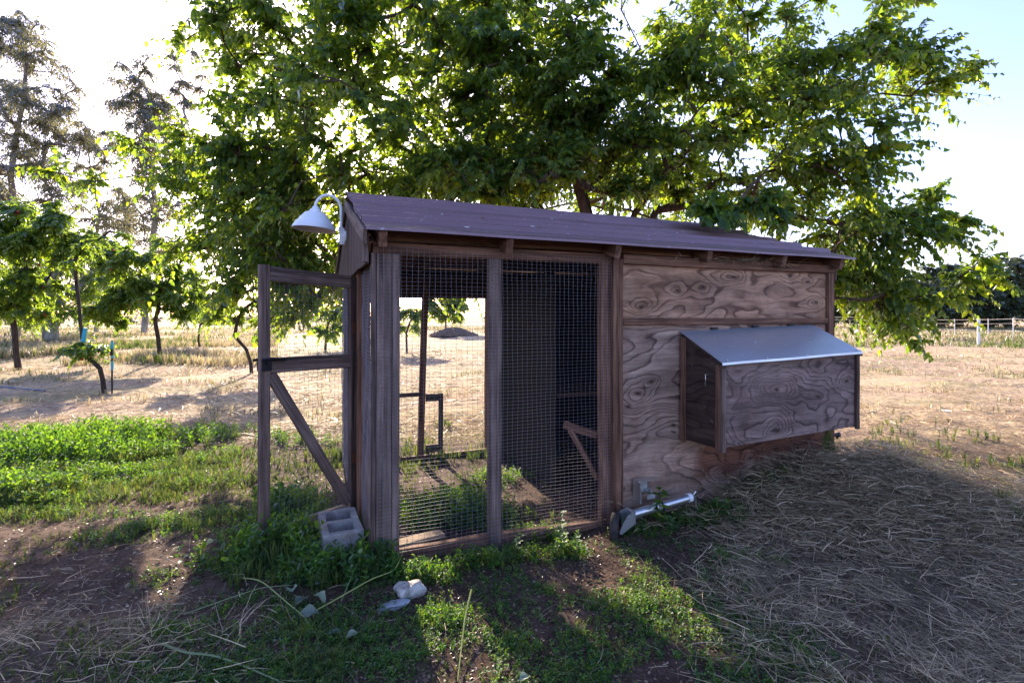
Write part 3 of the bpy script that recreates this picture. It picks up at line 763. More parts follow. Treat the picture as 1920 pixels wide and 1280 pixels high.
wiremesh('wire_mesh', (.03, -.021, .0), XAX, (0, 0, 1), DW-.07, DH-.04, door, seed=6, sa=.030, sb=.021, rw=.0008)
sgn = 1
mb = MB()
for yy in (.021, -.029):
    mb.box((DW-.03, yy, 1.0), (.055, .008, .060)); mb.box((DW-.075, yy+.004, 1.03), (.13, .008, .018))
mb.tube([(DW+.012, .04, 1.035), (DW-.05, .045, 1.04), (DW-.13, .04, 1.03)], .008, 8)
mb.tube([(DW+.012, -.045, 1.03), (DW-.05, -.05, 1.035), (DW-.15, -.048, 1.03)], .008, 8)
mb.tube([(DW-.03, -.05, 1.02), (DW-.03, .045, 1.02)], .010, 8)
mb.build('latch', M['black'], door)
for z in (.35, 1.2):
    mb = MB(); mb.tube([(-.004, .012, z-.04), (-.004, .012, z+.04)], .006, 8); mb.box((.02, .0175, z), (.045, .003, .07)); mb.build('hinge', M['rust'], door)

# ------------------------------------------------------------------ barn lamp on the gable
lx, ly = uw(-.055, 1.30)
lamp = empty('barn_lamp', (lx, ly, 1.90), R(22.1)); tag(lamp, 'white enamel gooseneck barn lamp fixed to the left gable of the coop', 'lamp')
mb = MB(); mb.lathe([(0, -.0), (.045, -.0), (.045, .012), (.02, .02), (.016, .05)], 20, Matrix.Rotation(R(-90), 4, 'Y')); mb.build('wall_plate', M['white'], lamp, True)
mb = MB(); mb.box((-.03, 0, .0), (.035, .03, .12)); mb.tube([(-.03, 0, -.06), (-.035, 0, .07)], .018, 10); mb.box((-.05, 0, .055), (.012, .045, .03)); mb.build('bracket', M['white'], lamp)
pts = [(-.035, 0, .03), (-.035, 0, .20)]+[(-.035-.092+.092*math.cos(a), 0, .20+.105*math.sin(a)) for a in np.linspace(.25, math.pi-.15, 12)]+[(-.222, 0, .20), (-.225, 0, .185)]
mb = MB(); mb.tube(pts, .0105, 12); mb.build('gooseneck', M['white'], lamp, True)
prof = [(.012, .215), (.022, .21), (.030, .195), (.040, .188), (.042, .172), (.060, .168), (.078, .158), (.082, .150), (.100, .132), (.114, .112), (.118, .104), (.121, .101), (.136, .086), (.148, .064), (.155, .046), (.156, .040)]
inn = [(.152, .042), (.150, .055), (.145, .068), (.132, .087), (.115, .106), (.10, .122), (.08, .143), (.055, .160), (.02, .168), (.0, .168)]
mb = MB(); mb.lathe(prof+inn, 40, Matrix.Translation((-.228, 0, -.0))@Matrix.Rotation(R(4), 4, 'Y')); mb.build('lamp_shade', M['white'], lamp, True)
mb = MB(); mb.lathe([(0, .066), (.018, .07), (.03, .088), (.034, .105), (.026, .13), (.016, .155), (.0, .165)], 20, Matrix.Translation((-.22, 0, 0))); mb.build('bulb', M['bulb'], lamp, True)

# ------------------------------------------------------------------ swivel wheel jack lying by the front wall
jx, jy = uw(1.40, -.10)
jack = empty('jockey_wheel', (jx, jy, 0), R(22.1)); tag(jack, 'galvanised jockey wheel jack folded flat along the bottom of the coop wall', 'trailer jack')
mb = MB(); mb.tube([(.10, -.045, .085), (.34, -.04, .105)], .026, 18); mb.build('outer_tube', M['galv'], jack, True)
mb = MB(); mb.tube([(.335, -.04, .1046), (.55, -.038, .125)], .0245, 18); mb.build('inner_tube', M['galv'], jack, True)
mb = MB(); mb.tube([(.330, -.04, .1041), (.342, -.04, .1052)], .0285, 18); mb.build('collar', M['black'], jack, True)
mb = MB(); mb.tube([(.545, -.038, .1245), (.572, -.038, .127)], .028, 18); mb.build('end_cap', M['white'], jack, True)
mb = MB()
mb.tube([(.572, -.038, .128), (.61, -.03, .125), (.622, -.03, .09), (.624, -.03, .045)], .007, 8); mb.tube([(.58, -.038, .13), (.60, -.05, .16), (.59, -.06, .165)], .005, 8)
mb.build('crank_handle', M['galv'], jack, True)
mb = MB()                                              # mounting plate on the ply
mb.box((.262, .073, .205), (.10, .006, .085)); mb.box((.205, .03, .19), (.006, .08, .13)); mb.box((.315, .05, .165), (.006, .045, .05)); mb.box((.262, .04, .255), (.12, .06, .006)); mb.box((.30, .015, .15), (.06, .006, .03))
mb.build('mounting_bracket', M['galv'], jack)
mb = MB()
for v_ in (-.085, -.005):                                # fork cheeks
    mb.prism([(.105, .115), (.105, .045), (.06, .02), (.01, -.005), (-.005, .012), (.02, .06), (.06, .105)], XAX, (0, 0, 1), (0, v_-.0025, .0), (0, .005, 0))
mb.box((.106, -.045, .08), (.006, .085, .075))
mb.build('fork', M['galv'], jack)
mb = MB(); pr = []
Mx = Matrix.Translation((-.005, -.045, .022))@Matrix.Rotation(R(48), 4, 'Z')@Matrix.Rotation(R(90), 4, 'X')
mb.lathe([(.055, -.022), (.085, -.024), (.094, -.016), (.098, 0), (.094, .016), (.085, .024), (.055, .022)], 36, Mx); mb.build('tyre', M['rubber'], jack, True)
mb = MB(); mb.lathe([(0, -.026), (.015, -.026), (.018, -.014), (.056, -.018), (.056, .018), (.018, .014), (.015, .026), (0, .026)], 24, Mx); mb.build('wheel_hub', M['hub'], jack, True)
mb = MB(); mb.tube([(-.002, -.096, .008), (-.002, .006, .008)], .008, 8); mb.build('axle_bolt', M['galv'], jack)

# ------------------------------------------------------------------ concrete block step, loose board, stones
def block(name, x, y, z, rz, Lx, Ly, H, label):
    o_ = empty(name, (x, y, z), rz); V = []; Fc = []
    t = .032; hx_, hy_ = Lx/2, Ly/2
    def rect(a, b, c, d): return [(a, c), (b, c), (b, d), (a, d)]
    outer = rect(-hx_, hx_, -hy_, hy_); h1 = rect(-hx_+t, hx_-t, -hy_+t, -.016); h2 = rect(-hx_+t, hx_-t, .016, hy_-t)
    mb = MB()
    import bmesh
    bm = bmesh.new()
    xs = [-hx_, -hx_+t, hx_-t, hx_]; ys = [-hy_, -hy_+t, -.016, .016, hy_-t, hy_]
    solid = [[not (i == 1 and j in (1, 3)) for j in range(5)] for i in range(3)]
    vs = {}
    def vv(i, j, k):
        if (i, j, k) not in vs: vs[(i, j, k)] = bm.verts.new((xs[i], ys[j], 0 if k == 0 else H))
        return vs[(i, j, k)]
    for i in range(3):
        for j in range(5):
            if not solid[i][j]: continue
            bm.faces.new((vv(i, j, 1), vv(i+1, j, 1), vv(i+1, j+1, 1), vv(i, j+1, 1)))
            bm.faces.new((vv(i, j, 0), vv(i, j+1, 0), vv(i+1, j+1, 0), vv(i+1, j, 0)))
            for di, dj, a, b in ((-1, 0, (i, j+1), (i, j)), (1, 0, (i+1, j), (i+1, j+1)), (0, -1, (i, j), (i+1, j)), (0, 1, (i+1, j+1), (i, j+1))):
                ii, jj = i+di, j+dj
                if not (0 <= ii < 3 and 0 <= jj < 5) or not solid[ii][jj]:
                    bm.faces.new((vv(*a, 0), vv(*b, 0), vv(*b, 1), vv(*a, 1)))
    bmesh.ops.bevel(bm, geom=[e for e in bm.edges if e.calc_face_angle(0) > .5], offset=.006, segments=2, affect='EDGES')
    for v_ in bm.verts: v_.co += Vector(rng.normal(size=3)*.0016)
    me = bpy.data.meshes.new(name); bm.to_mesh(me); bm.free(); me.materials.append(M['conc'])
    ob = link(name, me); ob.location = (x, y, z); ob.rotation_euler = (R(-2), R(0), rz); bpy.data.objects.remove(o_)
    tag(ob, label, 'concrete block'); return ob
bxp, byp = G(640, 1050)
block('concrete_block', -.975, 2.87, -.060, R(24), .205, .40, .20, 'grey two-hole concrete block set as a step in front of the coop doorway')
q0 = at(757, 1025, 2.72); 
lb = board('loose_board', (*uw(.13, .10), .035), (*uw(.40, .16), .030), .085, .02, M['pale'], None, (-.4, .9, 0)); tag(lb, 'short pale board lying inside the mesh by the corner post', 'board')
def rock(name, px, py, sx, sy, sz, mat, label, seed, rz=0):
    r = np.random.default_rng(seed); import bmesh
    bm = bmesh.new(); bmesh.ops.create_icosphere(bm, subdivisions=4, radius=1)
    ph = r.uniform(0, 9, 6)
    for v_ in bm.verts:
        c = v_.co; k = 1+.16*math.sin(2.3*c.x+ph[0])*math.sin(2.9*c.y+ph[1])+.12*math.sin(3.7*c.z+ph[2]+2*c.x)+.06*math.sin(7*c.x+ph[3])*math.sin(6*c.y+5*c.z)+.02*math.sin(17*c.y+ph[4])*math.sin(15*c.x)
        v_.co = Vector((max(-.85, min(.88, c.x))*k*sx, max(-.8, min(.9, c.y))*k*sy, max(-.7, min(.75, c.z))*k*sz))
    me = bpy.data.meshes.new(name); bm.to_mesh(me); bm.free(); me.materials.append(M[mat])
    me.polygons.foreach_set('use_smooth', np.ones(len(me.polygons), dtype=bool))
    x, y = G(px, py); o = link(name, me); o.location = (x, y, float(gh(x, y))+sz*.35); o.rotation_euler = (r.uniform(-.2, .2), r.uniform(-.2, .2), rz)
    return tag(o, label, 'stone')
rock('stone', 768, 1105, .075, .06, .05, 'stone', 'pale rounded stone catching sunlight near the coop corner', 3, .4)
rock('stone', 735, 1126, .085, .035, .016, 'stone2', 'flat bluish grey stone just below the pale rounded one', 5, .1)

# ------------------------------------------------------------------ big mulberry tree
tree = empty('mulberry_tree'); tag(tree, 'large spreading mulberry tree with dense backlit leaves behind the coop', 'tree')
tr = np.random.default_rng(11)
TB = np.array([1.25, 6.75, -.19])
nodes = [TB, TB+[-.03, 0, .6], TB+[-.02, .02, 1.2], TB+[0, .05, 1.9]]; par = [-1, 0, 1, 2]
def limb(start, pts):
    prev = start
    for p in pts:
        nodes.append(np.array(p, float)); par.append(prev); prev = len(nodes)-1
    return prev
limb(3, [at(1105, 400, 6.7), at(1092, 350, 6.8), at(1080, 250, 6.9), at(1075, 140, 7.0), at(1060, 20, 7.0), at(1040, -120, 7.0)])
limb(3, [at(1190, 400, 6.6), at(1235, 340, 6.5), at(1285, 285, 6.4), at(1350, 230, 6.2), at(1430, 190, 6.0), at(1540, 170, 5.9)])
limb(2, [at(1230, 395, 6.9), at(1330, 380, 6.7), at(1450, 400, 6.4), at(1580, 420, 6.1)])
limb(3, [at(1000, 380, 6.9), at(900, 300, 7.2), at(780, 230, 7.3), at(660, 170, 7.2), at(520, 130, 7.0)])
limb(2, [at(980, 400, 6.8), at(850, 400, 6.9), at(700, 380, 6.9), at(560, 380, 6.7)])
limb(3, [at(1080, 340, 6.2), at(1020, 250, 5.6), at(950, 180, 5.1)])
limb(3, [at(1150, 350, 7.4), at(1180, 220, 8.1), at(1200, 90, 8.6)])
cl = []
def ell(px, py, Y, rx, ry, rz, n, rmin=.28, rmax=.52):
    c = at(px, py, Y)
    for p in rdir(n, tr)*(tr.uniform(0, 1, n)**.42)[:, None]*np.array([rx, ry, rz]):
        cl.append((c+p, tr.uniform(rmin, rmax)))
ell(800, 130, 7.0, 2.6, 1.9, 1.5, 78)
ell(960, 240, 6.9, 1.7, 1.7, 1.1, 50)
ell(1060, 340, 7.0, 1.6, 1.3, .55, 26)
ell(760, 350, 6.9, 2.0, 1.4, .55, 40)
ell(560, 330, 6.5, .9, 1.0, .8, 22)
ell(475, 290, 6.6, 1.0, 1.2, .85, 28)
ell(520, 480, 6.6, .75, .8, .75, 24)
ell(600, 500, 7.2, .5, .6, .7, 12)
ell(450, 70, 7.2, .8, .8, .45, 12)
ell(1340, 90, 6.8, 1.3, 1.4, .75, 24)
ell(1520, 180, 6.2, 1.2, 1.1, .62, 26)
ell(1460, 330, 6.1, 1.4, 1.2, .55, 26)
ell(1600, 440, 6.1, .85, .9, .55, 18)
ell(1610, 545, 6.3, .5, .7, .45, 14)
ell(1240, 330, 7.2, .8, 1.0, .6, 18)
ell(1730, 140, 6.0, .40, .3, .25, 6)
ell(950, -190, 7.2, 3.3, 2.6, 1.1, 50, .5, .75)
ell(900, 60, 9.2, 3.0, 1.0, 1.6, 12, .5, .7)
ell(1130, 380, 11.0, 3.0, 1.6, 1.3, 44, .45, .7)
ell(750, 440, 8.6, 1.2, 1.3, .7, 30, .3, .5)
ell(620, 440, 8.0, .9, 1.1, .9, 22, .3, .5)
ell(420, 410, 7.4, .9, 1.0, .75, 24, .3, .48)
ell(350, 330, 7.2, .5, .6, .4, 8)
ell(700, 60, 6.2, 2.2, 1.0, .8, 20)
ell(900, 330, 5.9, 1.9, .5, .35, 26, .22, .4)
ell(1180, 300, 6.0, .9, .6, .45, 16, .22, .4)
ell(1340, 200, 6.3, 1.2, .8, .5, 11)
ell(1690, 430, 6.0, .55, .4, .3, 9, .2, .34)
ell(1560, 330, 6.0, .8, .8, .4, 6)
ell(1670, 90, 6.2, .6, .5, .3, 8, .22, .38)
ell(600, 130, 6.6, 1.0, .8, .6, 16)
ell(930, 190, 5.9, 1.5, .5, .9, 26)
ell(1130, 250, 6.2, .9, .5, .6, 12)
ell(1230, 180, 5.8, .9, .6, .5, 12)
ell(1030, 120, 6.0, 1.2, .9, .8, 18)
ell(1400, 400, 4.45, .45, .35, .12, 6, .18, .28)
ell(620, 200, 5.4, .9, .6, .5, 10)
ell(1250, 60, 5.6, 1.2, .8, .5, 10)
single = [(at(1835, 490, 5.9), .30), (at(1865, 520, 5.9), .22), (at(1700, 640, 6.0), .22), (at(1790, 410, 6.0), .28), (at(1745, 365, 6.0), .22), (at(1800, 520, 5.95), .28), (at(1820, 130, 6.0), .2), (at(1720, 400, 6.0), .4), (at(1775, 445, 5.9), .36), (at(1640, 20, 6.2), .38), (at(1700, 5, 6.4), .3), (at(1770, 165, 6.0), .25), (at(1665, 600, 6.0), .30), (at(1730, 555, 6.1), .36), (at(1780, 560, 6.1), .28),
          (at(110, 325, 7.0), .34), (at(180, 340, 7.0), .36), (at(535, 395, 4.9), .25), (at(1345, 410, 4.3), .22), (at(255, 270, 7.0), .36), (at(600, 560, 6.6), .32), (at(560, 590, 6.8), .3), (at(505, 600, 6.7), .3), (at(825, 540, 8.2), .35), (at(880, 545, 8.0), .34)]
cl += single
cent = np.array([c for c, _ in cl]); rad = np.array([r_ for _, r_ in cl])
keep = cent[:, 2] > .9; cent = cent[keep]; rad = rad[keep]
A, par, cnt = skeleton(nodes, par, cent, tr)
branch_mesh('trunk', A, par, cnt, .003, .0042, M['bark'], tree, .5, 1.2)
P, D, Nn, SZ, TW = shoots(cent, rad*1.22, 12, 13, .098, tr, .30, .95, .12, .55, A[3])
# hardly any leaf under the coop roof: drop those that would cut the building
u, v = to_uw(P[:, 0], P[:, 1]); rz_ = np.where(v < 1.235, 1.747+SL*(v+.13), 1.747+SL*(2.6-v))
ok = ~((u > -.1) & (u < 3.6) & (v > -.2) & (v < 2.65) & (P[:, 2] < rz_+.13))
Sv = np.array(S); CORR = []
for px0, py0, px1, py1, rg in ((775, 1075, 866, 1265, .20), (1120, 1045, 1300, 1175, .17), (1050, 1000, 1075, 1015, .14), (870, 880, 960, 900, .2), (60, 860, 230, 850, .35), (300, 1060, 330, 1110, .08), (0, 900, 120, 900, .2), (830, 1275, 860, 1290, .1)):
    for t in np.linspace(0, 1, 9):
        g = G(px0+(px1-px0)*t, py0+(py1-py0)*t); q = P-np.array([g[0], g[1], 0.0]); dd = np.linalg.norm(q-(q@Sv)[:, None]*Sv, axis=1)
        ok &= dd > rg*tr.uniform(.7, 1.15, len(P)); CORR.append((np.array([g[0], g[1], 0.0]), rg*.8))
P, D, Nn, SZ = P[ok], D[ok], Nn[ok], SZ[ok]
u, v = to_uw(TW[:, :, 0], TW[:, :, 1]); rzt = np.where(v < 1.235, 1.747+SL*(v+.13), 1.747+SL*(2.6-v))
okt = ~((u > -.1) & (u < 3.6) & (v > -.2) & (v < 2.65) & (TW[:, :, 2] < rzt+.06)).any(1); TW0 = TW; kt = okt.copy()
for g, rg in CORR:
    q = TW0.reshape(-1, 3)-g; kt &= (np.linalg.norm(q-(q@Sv)[:, None]*Sv, axis=1) > rg).reshape(-1, 4).all(1)
TW = TW[kt]
rr = tr.uniform(0, 1, len(P)); lobed = tr.uniform(0, 1, len(P)) < .35
pxx = 960+F*P[:, 0]/P[:, 1]; pyy = HOR+F*(CAMZ-P[:, 2])/P[:, 1]
inside = (pxx > 0) & (pxx < 1920) & (pyy > 0) & (pyy < 700)
score = np.where(inside, SZ/P[:, 1], 0); big = np.argsort(-score)[:290]; isbig = np.zeros(len(P), bool); isbig[big] = True
Rm = frames(D, Nn)
for tpl, sel in ((MULB, ~isbig & ~lobed), (MULB2, ~isbig & lobed)): pass
o = stuff_mesh('foliage', [scatter(*MULB, P[~isbig & ~lobed], Rm[~isbig & ~lobed], SZ[~isbig & ~lobed], rr[~isbig & ~lobed]),
                         scatter(*MULB2, P[~isbig & lobed], Rm[~isbig & lobed], SZ[~isbig & lobed]*1.1, rr[~isbig & lobed])], M['leaf'], tree); o['kind'] = 'stuff'
lm = [mesh('leaf', MULB[0], MULB[1], M['leaf']), mesh('leaf', MULB2[0], MULB2[1], M['leaf'])]
for i in big:
    o = link('leaf', lm[int(lobed[i])], tree); s_ = SZ[i]
    Mm = Rm[i]*s_; o.matrix_local = Matrix([[*map(float, Mm[0]), float(P[i, 0])], [*map(float, Mm[1]), float(P[i, 1])], [*map(float, Mm[2]), float(P[i, 2])], [0, 0, 0, 1]])
V, Fc, _ = polytubes(TW, np.array([.0042, .0034, .0026, .0014])[None]+np.zeros((len(TW), 1)), 3)
o = link('twigs', mesh('twigs', V, Fc, M['bark'], True), tree); o['kind'] = 'stuff'
print('mulberry leaves', len(P))

# ------------------------------------------------------------------ orchard and far trees
def small_tree(name, px, py, label, crown, nodes_px, leafmat_, bark_, group=None, nsh=9, nlf=12, lsz=.09, seed=0, tpl=SLIM, rk=.008, rmin=.005, fruit=0, Y=None, cat='tree', droop=.5, twig=True):
    """crown: list of (px, py, dY, rx, ry, rz, n, clump radius); px/py read at the tree's own distance"""
    r = np.random.default_rng(seed+100)
    if Y is None: x, Y = G(px, py)
    x = (px-960)/F*Y; z = float(gh(x, Y)); e = empty(name, (x, Y, z)); tag(e, label, cat, group)
    o0 = np.array([x, Y, z])
    nd = [np.zeros(3)-[0, 0, .05]]; pr = [-1]
    for a in nodes_px: nd.append(at(a[0], a[1], Y+(a[2] if len(a) > 2 else 0))-o0); pr.append(len(nd)-2)
    C = []; RR = []
    for (cx, cy, dY, rx, ry, rz, n, cr) in crown:
        c = at(cx, cy, Y+dY)-o0
        for p in rdir(n, r)*(r.uniform(0, 1, n)**.4)[:, None]*np.array([rx, ry, rz]): C.append(c+p); RR.append(cr*r.uniform(.75, 1.25))
    C = np.array(C); RR = np.array(RR)
    A_, p_, c_ = skeleton(nd, pr, C, r)
    branch_mesh('trunk', A_, p_, c_, rmin, rk, M[bark_], e, .5, 1.15)
    P, D, Nn, SZ, TW = shoots(C, RR, nsh, nlf, lsz, r, droop, .7, .1, .6)
    o = stuff_mesh('crown', [scatter(*tpl, P, frames(D, Nn), SZ, r.uniform(0, 1, len(P)))], M[leafmat_], e); o['kind'] = 'stuff'
    if twig:
        V, Fc, _ = polytubes(TW, np.array([.004, .003, .002, .001])[None]*(lsz/.09)+np.zeros((len(TW), 1)), 3)
        o = link('twigs', mesh('twigs', V, Fc, M[bark_]), e); o['kind'] = 'stuff'
    if fruit:
        import bmesh
        bm = bmesh.new(); bmesh.ops.create_icosphere(bm, subdivisions=2, radius=.035); fm = bpy.data.meshes.new('fruit'); bm.to_mesh(fm); bm.free(); fm.materials.append(M['fruit'])
        for i in r.choice(len(P), fruit): f = link('fruit', fm, e); f.location = P[i]+[0, -.05, -.05]; f.scale = (1, 1, .95)
    return e
OG = 'young orchard trees left of the coop'
small_tree('orchard_tree', 196, 738, 'leaning sapling with a black base tied with blue tape to a stake', [(165, 660, 0, .40, .35, .32, 6, .22), (150, 480, 0, .25, .2, .30, 3, .22), (215, 445, .1, .3, .2, .15, 2, .2)],
           [(193, 715), (187, 690), (165, 670), (155, 640), (150, 600), (148, 570), (143, 530), (140, 490)], 'leaf2', 'bark2', OG, 10, 14, .13, 1, WSLIM, .010, .008, 8)
small_tree('orchard_tree', 301, 683, 'round green fruit tree with a black trunk in the field left of the door', [(285, 515, 0, 1.5, 1.1, 1.2, 44, .42), (205, 570, 0, .7, .5, .7, 14, .34), (360, 570, 0, .6, .5, .6, 8, .34)],
           [(299, 660), (296, 630), (290, 600)], 'leaf2', 'bark2', OG, 22, 22, .15, 2, WSLIM, .007, .004, 26)
small_tree('orchard_tree', 374, 655, 'two-stemmed pale green fruit tree beyond the round one', [(380, 560, 0, 1.3, 1.2, .9, 24, .45)],
           [(372, 635), (375, 610)], 'leaf2', 'bark2', OG, 20, 20, .16, 3, WSLIM, .007, .006)
small_tree('orchard_tree', 472, 702, 'fruit tree half hidden behind the open screen door', [(490, 540, 0, .9, .8, .85, 22, .34), (430, 590, 0, .4, .4, .5, 7, .3)],
           [(470, 680), (462, 655), (440, 630), (445, 600)], 'leaf2', 'bark2', OG, 18, 18, .13, 4, WSLIM, .007, .004)
small_tree('orchard_tree', 35, 700, 'leafy fruit tree with red fruit at the left edge', [(10, 470, 0, 1.4, 1.1, 1.3, 50, .42), (90, 440, 0, .9, .8, .9, 22, .4), (40, 560, 0, 1.0, .8, .6, 14, .38)],
           [(30, 660), (28, 620)], 'leaf2', 'bark2', OG, 22, 22, .15, 5, WSLIM, .007, .004, 22, Y=13.5)
small_tree('orchard_tree', 836, 625, 'round-crowned dark tree seen through the coop opening', [(836, 568, 0, 1.7, 1.5, 1.4, 34, .6)],
           [(836, 608), (836, 590)], 'leaf2', 'bark2', OG, 20, 18, .34, 6, WSLIM, .01, .01, 0, 42)
small_tree('orchard_tree', 763, 645, 'slim young tree seen through the mesh beside the corner post', [(765, 600, 0, .6, .6, .6, 8, .4)],
           [(762, 625), (768, 605)], 'leaf2', 'bark2', OG, 16, 16, .2, 8, WSLIM, .012, .006, 0, 20)
small_tree('orchard_tree', 610, 640, 'small sunlit tree between the screen door and the coop', [(625, 590, 0, 1.0, .9, .9, 14, .5)],
           [(612, 620), (616, 605)], 'leaf2', 'bark2', OG, 16, 16, .22, 9, WSLIM, .012, .006, 0, 22)
# eucalyptus
EG = 'tall eucalyptus trees on the left'
small_tree('eucalyptus_tree', 30, 612, 'very tall dark eucalyptus at the left edge of the field', [(45, 130, 0, 3.4, 3, 3.8, 34, 1.5), (20, 300, 0, 4.4, 3, 4.6, 50, 1.6), (90, 240, 0, 2.6, 2.5, 3.6, 30, 1.3), (10, 60, 0, 2.6, 2, 2.5, 20, 1.3), (10, 480, 0, 3.8, 3, 3.0, 26, 1.5)],
           [(28, 540), (24, 470), (28, 400), (20, 330), (30, 260), (45, 180), (50, 110)], 'euleaf', 'euc', EG, 17, 22, .30, 11, SLIM, .020, .02, 0, 38, droop=.9, twig=False)
small_tree('eucalyptus_tree', 270, 608, 'tall pale eucalyptus rising behind the fruit trees', [(262, 170, 0, 2.6, 2.4, 3.0, 24, 1.4), (300, 270, 0, 3.6, 3, 3.6, 34, 1.5), (290, 420, 0, 3.6, 3, 3.8, 28, 1.6), (345, 140, 0, 1.5, 1.5, 3.0, 10, 1.1)],
           [(275, 540), (285, 470), (292, 400), (285, 330), (275, 250), (262, 180), (258, 130)], 'euleaf', 'euc', EG, 20, 24, .30, 12, SLIM, .020, .02, 0, 42, droop=1.1, twig=False)
small_tree('eucalyptus_tree', 180, 608, 'thin see-through eucalyptus between the two tallest', [(165, 260, 0, 2.4, 2, 2.8, 14, 1.2), (180, 400, 0, 3.5, 3, 3.2, 24, 1.4), (130, 480, 0, 3, 2, 2.5, 22, 1.3), (215, 540, 0, 4, 2, 2.0, 24, 1.3)],
           [(182, 540), (178, 470), (186, 400), (170, 320), (160, 240)], 'euleaf', 'euc', EG, 22, 24, .30, 13, SLIM, .016, .02, 0, 44, droop=1.0, twig=False)
small_tree('eucalyptus_tree', 95, 612, 'low bushy tree with a reddish trunk below the eucalyptus', [(110, 520, 0, 2.4, 2, 2.4, 26, 1.0), (40, 560, 0, 1.8, 1.4, 1.4, 16, .8), (200, 500, 0, 1.4, 1.2, 1.8, 14, .8)],
           [(92, 560), (98, 520)], 'leaf2', 'euc', None, 18, 20, .24, 14, WSLIM, .04, .02, 0, 27, droop=.8, twig=False)
# tree line at the right and the far hedge
FG = 'dark trees along the far side of the right field'
spec = [(1560, 500, 1.0, 'dense far tree just right of the coop roof'), (1640, 520, 1.2, 'low dark far tree under the hanging branch'), (1710, 508, 1.1, 'rounded black-green far tree left of the fence post'), (1765, 478, 1.25, 'pale olive far tree with a sunlit top'),
        (1800, 470, 1.2, 'open-crowned far tree behind the white fence post'), (1850, 462, 1.3, 'tall loose far tree near the right edge'), (1890, 465, 1.2, 'tallest far tree at the right edge'), (1960, 455, 1.5, 'far tree cut by the right edge of the picture')]
for i, (px, top, k, lab) in enumerate(spec):
    Yt = 62+5*math.sin(i*2.1); hpx = 605-top; hm = hpx/F*Yt
    small_tree('far_tree', px, 607, lab, [(px, 605-hpx*.55, 0, 3.2*k, 2.5, hm*.38, 26, 1.25), (px, 605-hpx*.25, 0, 3.6*k, 2.5, hm*.22, 18, 1.2)],
               [(px, 590), (px+2, 575)], 'farleaf', 'bark2', FG, 18, 16, .60, 20+i, WSLIM, .05, .03, 0, Yt, droop=.4, twig=False)
HG = 'low bushes on the horizon'
for i, (px, hp, lab) in enumerate([(430, 20, 'far bush left of the screen door'), (560, 24, 'far bush seen through the screen door'), (660, 26, 'far bush behind the coop door post'), (960, 22, 'far bush behind the coop divider'), (1120, 24, 'far bush behind the plywood wall'), (250, 22, 'far bush between the orchard trunks'), (10, 22, 'far bush at the left horizon'), (1690, 42, 'bright yellow-green bush at the right field fence')]):
    Yt = 85 if i < 7 else 33
    hm = hp/F*Yt
    small_tree('bush', px, 610, lab, [(px, 606-hp*.4, 0, 5.0 if i < 7 else 1.6, 2, hm*.5, 16, 1.1 if i < 7 else .5)], [(px, 603)], 'farleaf' if i < 7 else 'leaf2', 'bark2', HG if i < 7 else None, 9, 11, .5 if i < 7 else .2, 40+i, SLIM, .02, .01, 0, Yt, cat='bush', droop=.3, twig=False)
# soil mound
import bmesh
bm = bmesh.new(); bmesh.ops.create_icosphere(bm, subdivisions=5, radius=1)
for v_ in bm.verts:
    c = v_.co; n = float(vnoise(c.x*3+5, c.y*3+c.z*2, .5, 41))+.5*float(vnoise(c.x*9, c.y*9+c.z*7, .5, 42))
    rr_ = math.hypot(c.x, c.y)
    v_.co = Vector((c.x*1.9, c.y*1.3, max(-.3, (1-rr_**1.3)*.62*(1 if c.z > 0 else -.2)+.16*(n-.7))))
me = bpy.data.meshes.new('soil_mound'); bm.to_mesh(me); bm.free()
m = N('dug_soil'); v = m.obj(); me.materials.append(m.fin(m.ramp(m.noise(v, 4, 6, .7), [(.3, (.10, .065, .048)), (.7, (.26, .18, .13))]), .95, 0, .1, m.noise(v, 6, 6, .7), 1, .1))
o = link('soil_mound', me); o.location = (-4.4, 38, -.17); tag(o, 'heap of dark soil in the field seen through the coop', 'soil heap')
# fence on the right
fn = empty('field_fence'); tag(fn, 'white post and wire fence crossing the right field', 'fence')
fp = [(1560, 58), (1620, 52), (1704, 44), (1738, 41), (1790, 37), (1853, 33.5), (1900, 31), (1960, 28)]
pts = []
for px, Y in fp:
    x = (px-960)/F*Y; z = float(gh(x, Y)); pts.append((x, Y, z)); 
    mb = MB(); mb.tube([(0, 0, -.1), (0, 0, 1.35)], .022, 8); o = mb.build('fence_post', M['wpaint'], fn); o.location = (x, Y, z)
for h in (.55, 1.0, 1.28):
    mb = MB(); mb.tube([(p[0], p[1]-.055, p[2]+h) for p in pts], .006 if h < 1.2 else .009, 6); mb.build('fence_wire', M['wire'], fn)
mb = MB(); mb.tube([(pts[2][0]-.2, pts[2][1], pts[2][2]), (pts[2][0]-1.5, pts[2][1], pts[2][2]-.0), (pts[2][0]-.1, pts[2][1], pts[2][2]+1.2)][1:], .04, 6); mb.build('fence_brace', M['wpaint'], fn)
Yp = 25.7; x = (1835-960)/F*Yp; mb = MB(); mb.tube([(0, 0, -.1), (0, 0, 1.42)], .065, 10); mb.lathe([(.07, 1.41), (.07, 1.44), (0, 1.46)], 10)
o = mb.build('white_post', M['wpaint']); o.location = (x, Yp, float(gh(x, Yp))); tag(o, 'thick white post standing alone in front of the right field fence', 'post')
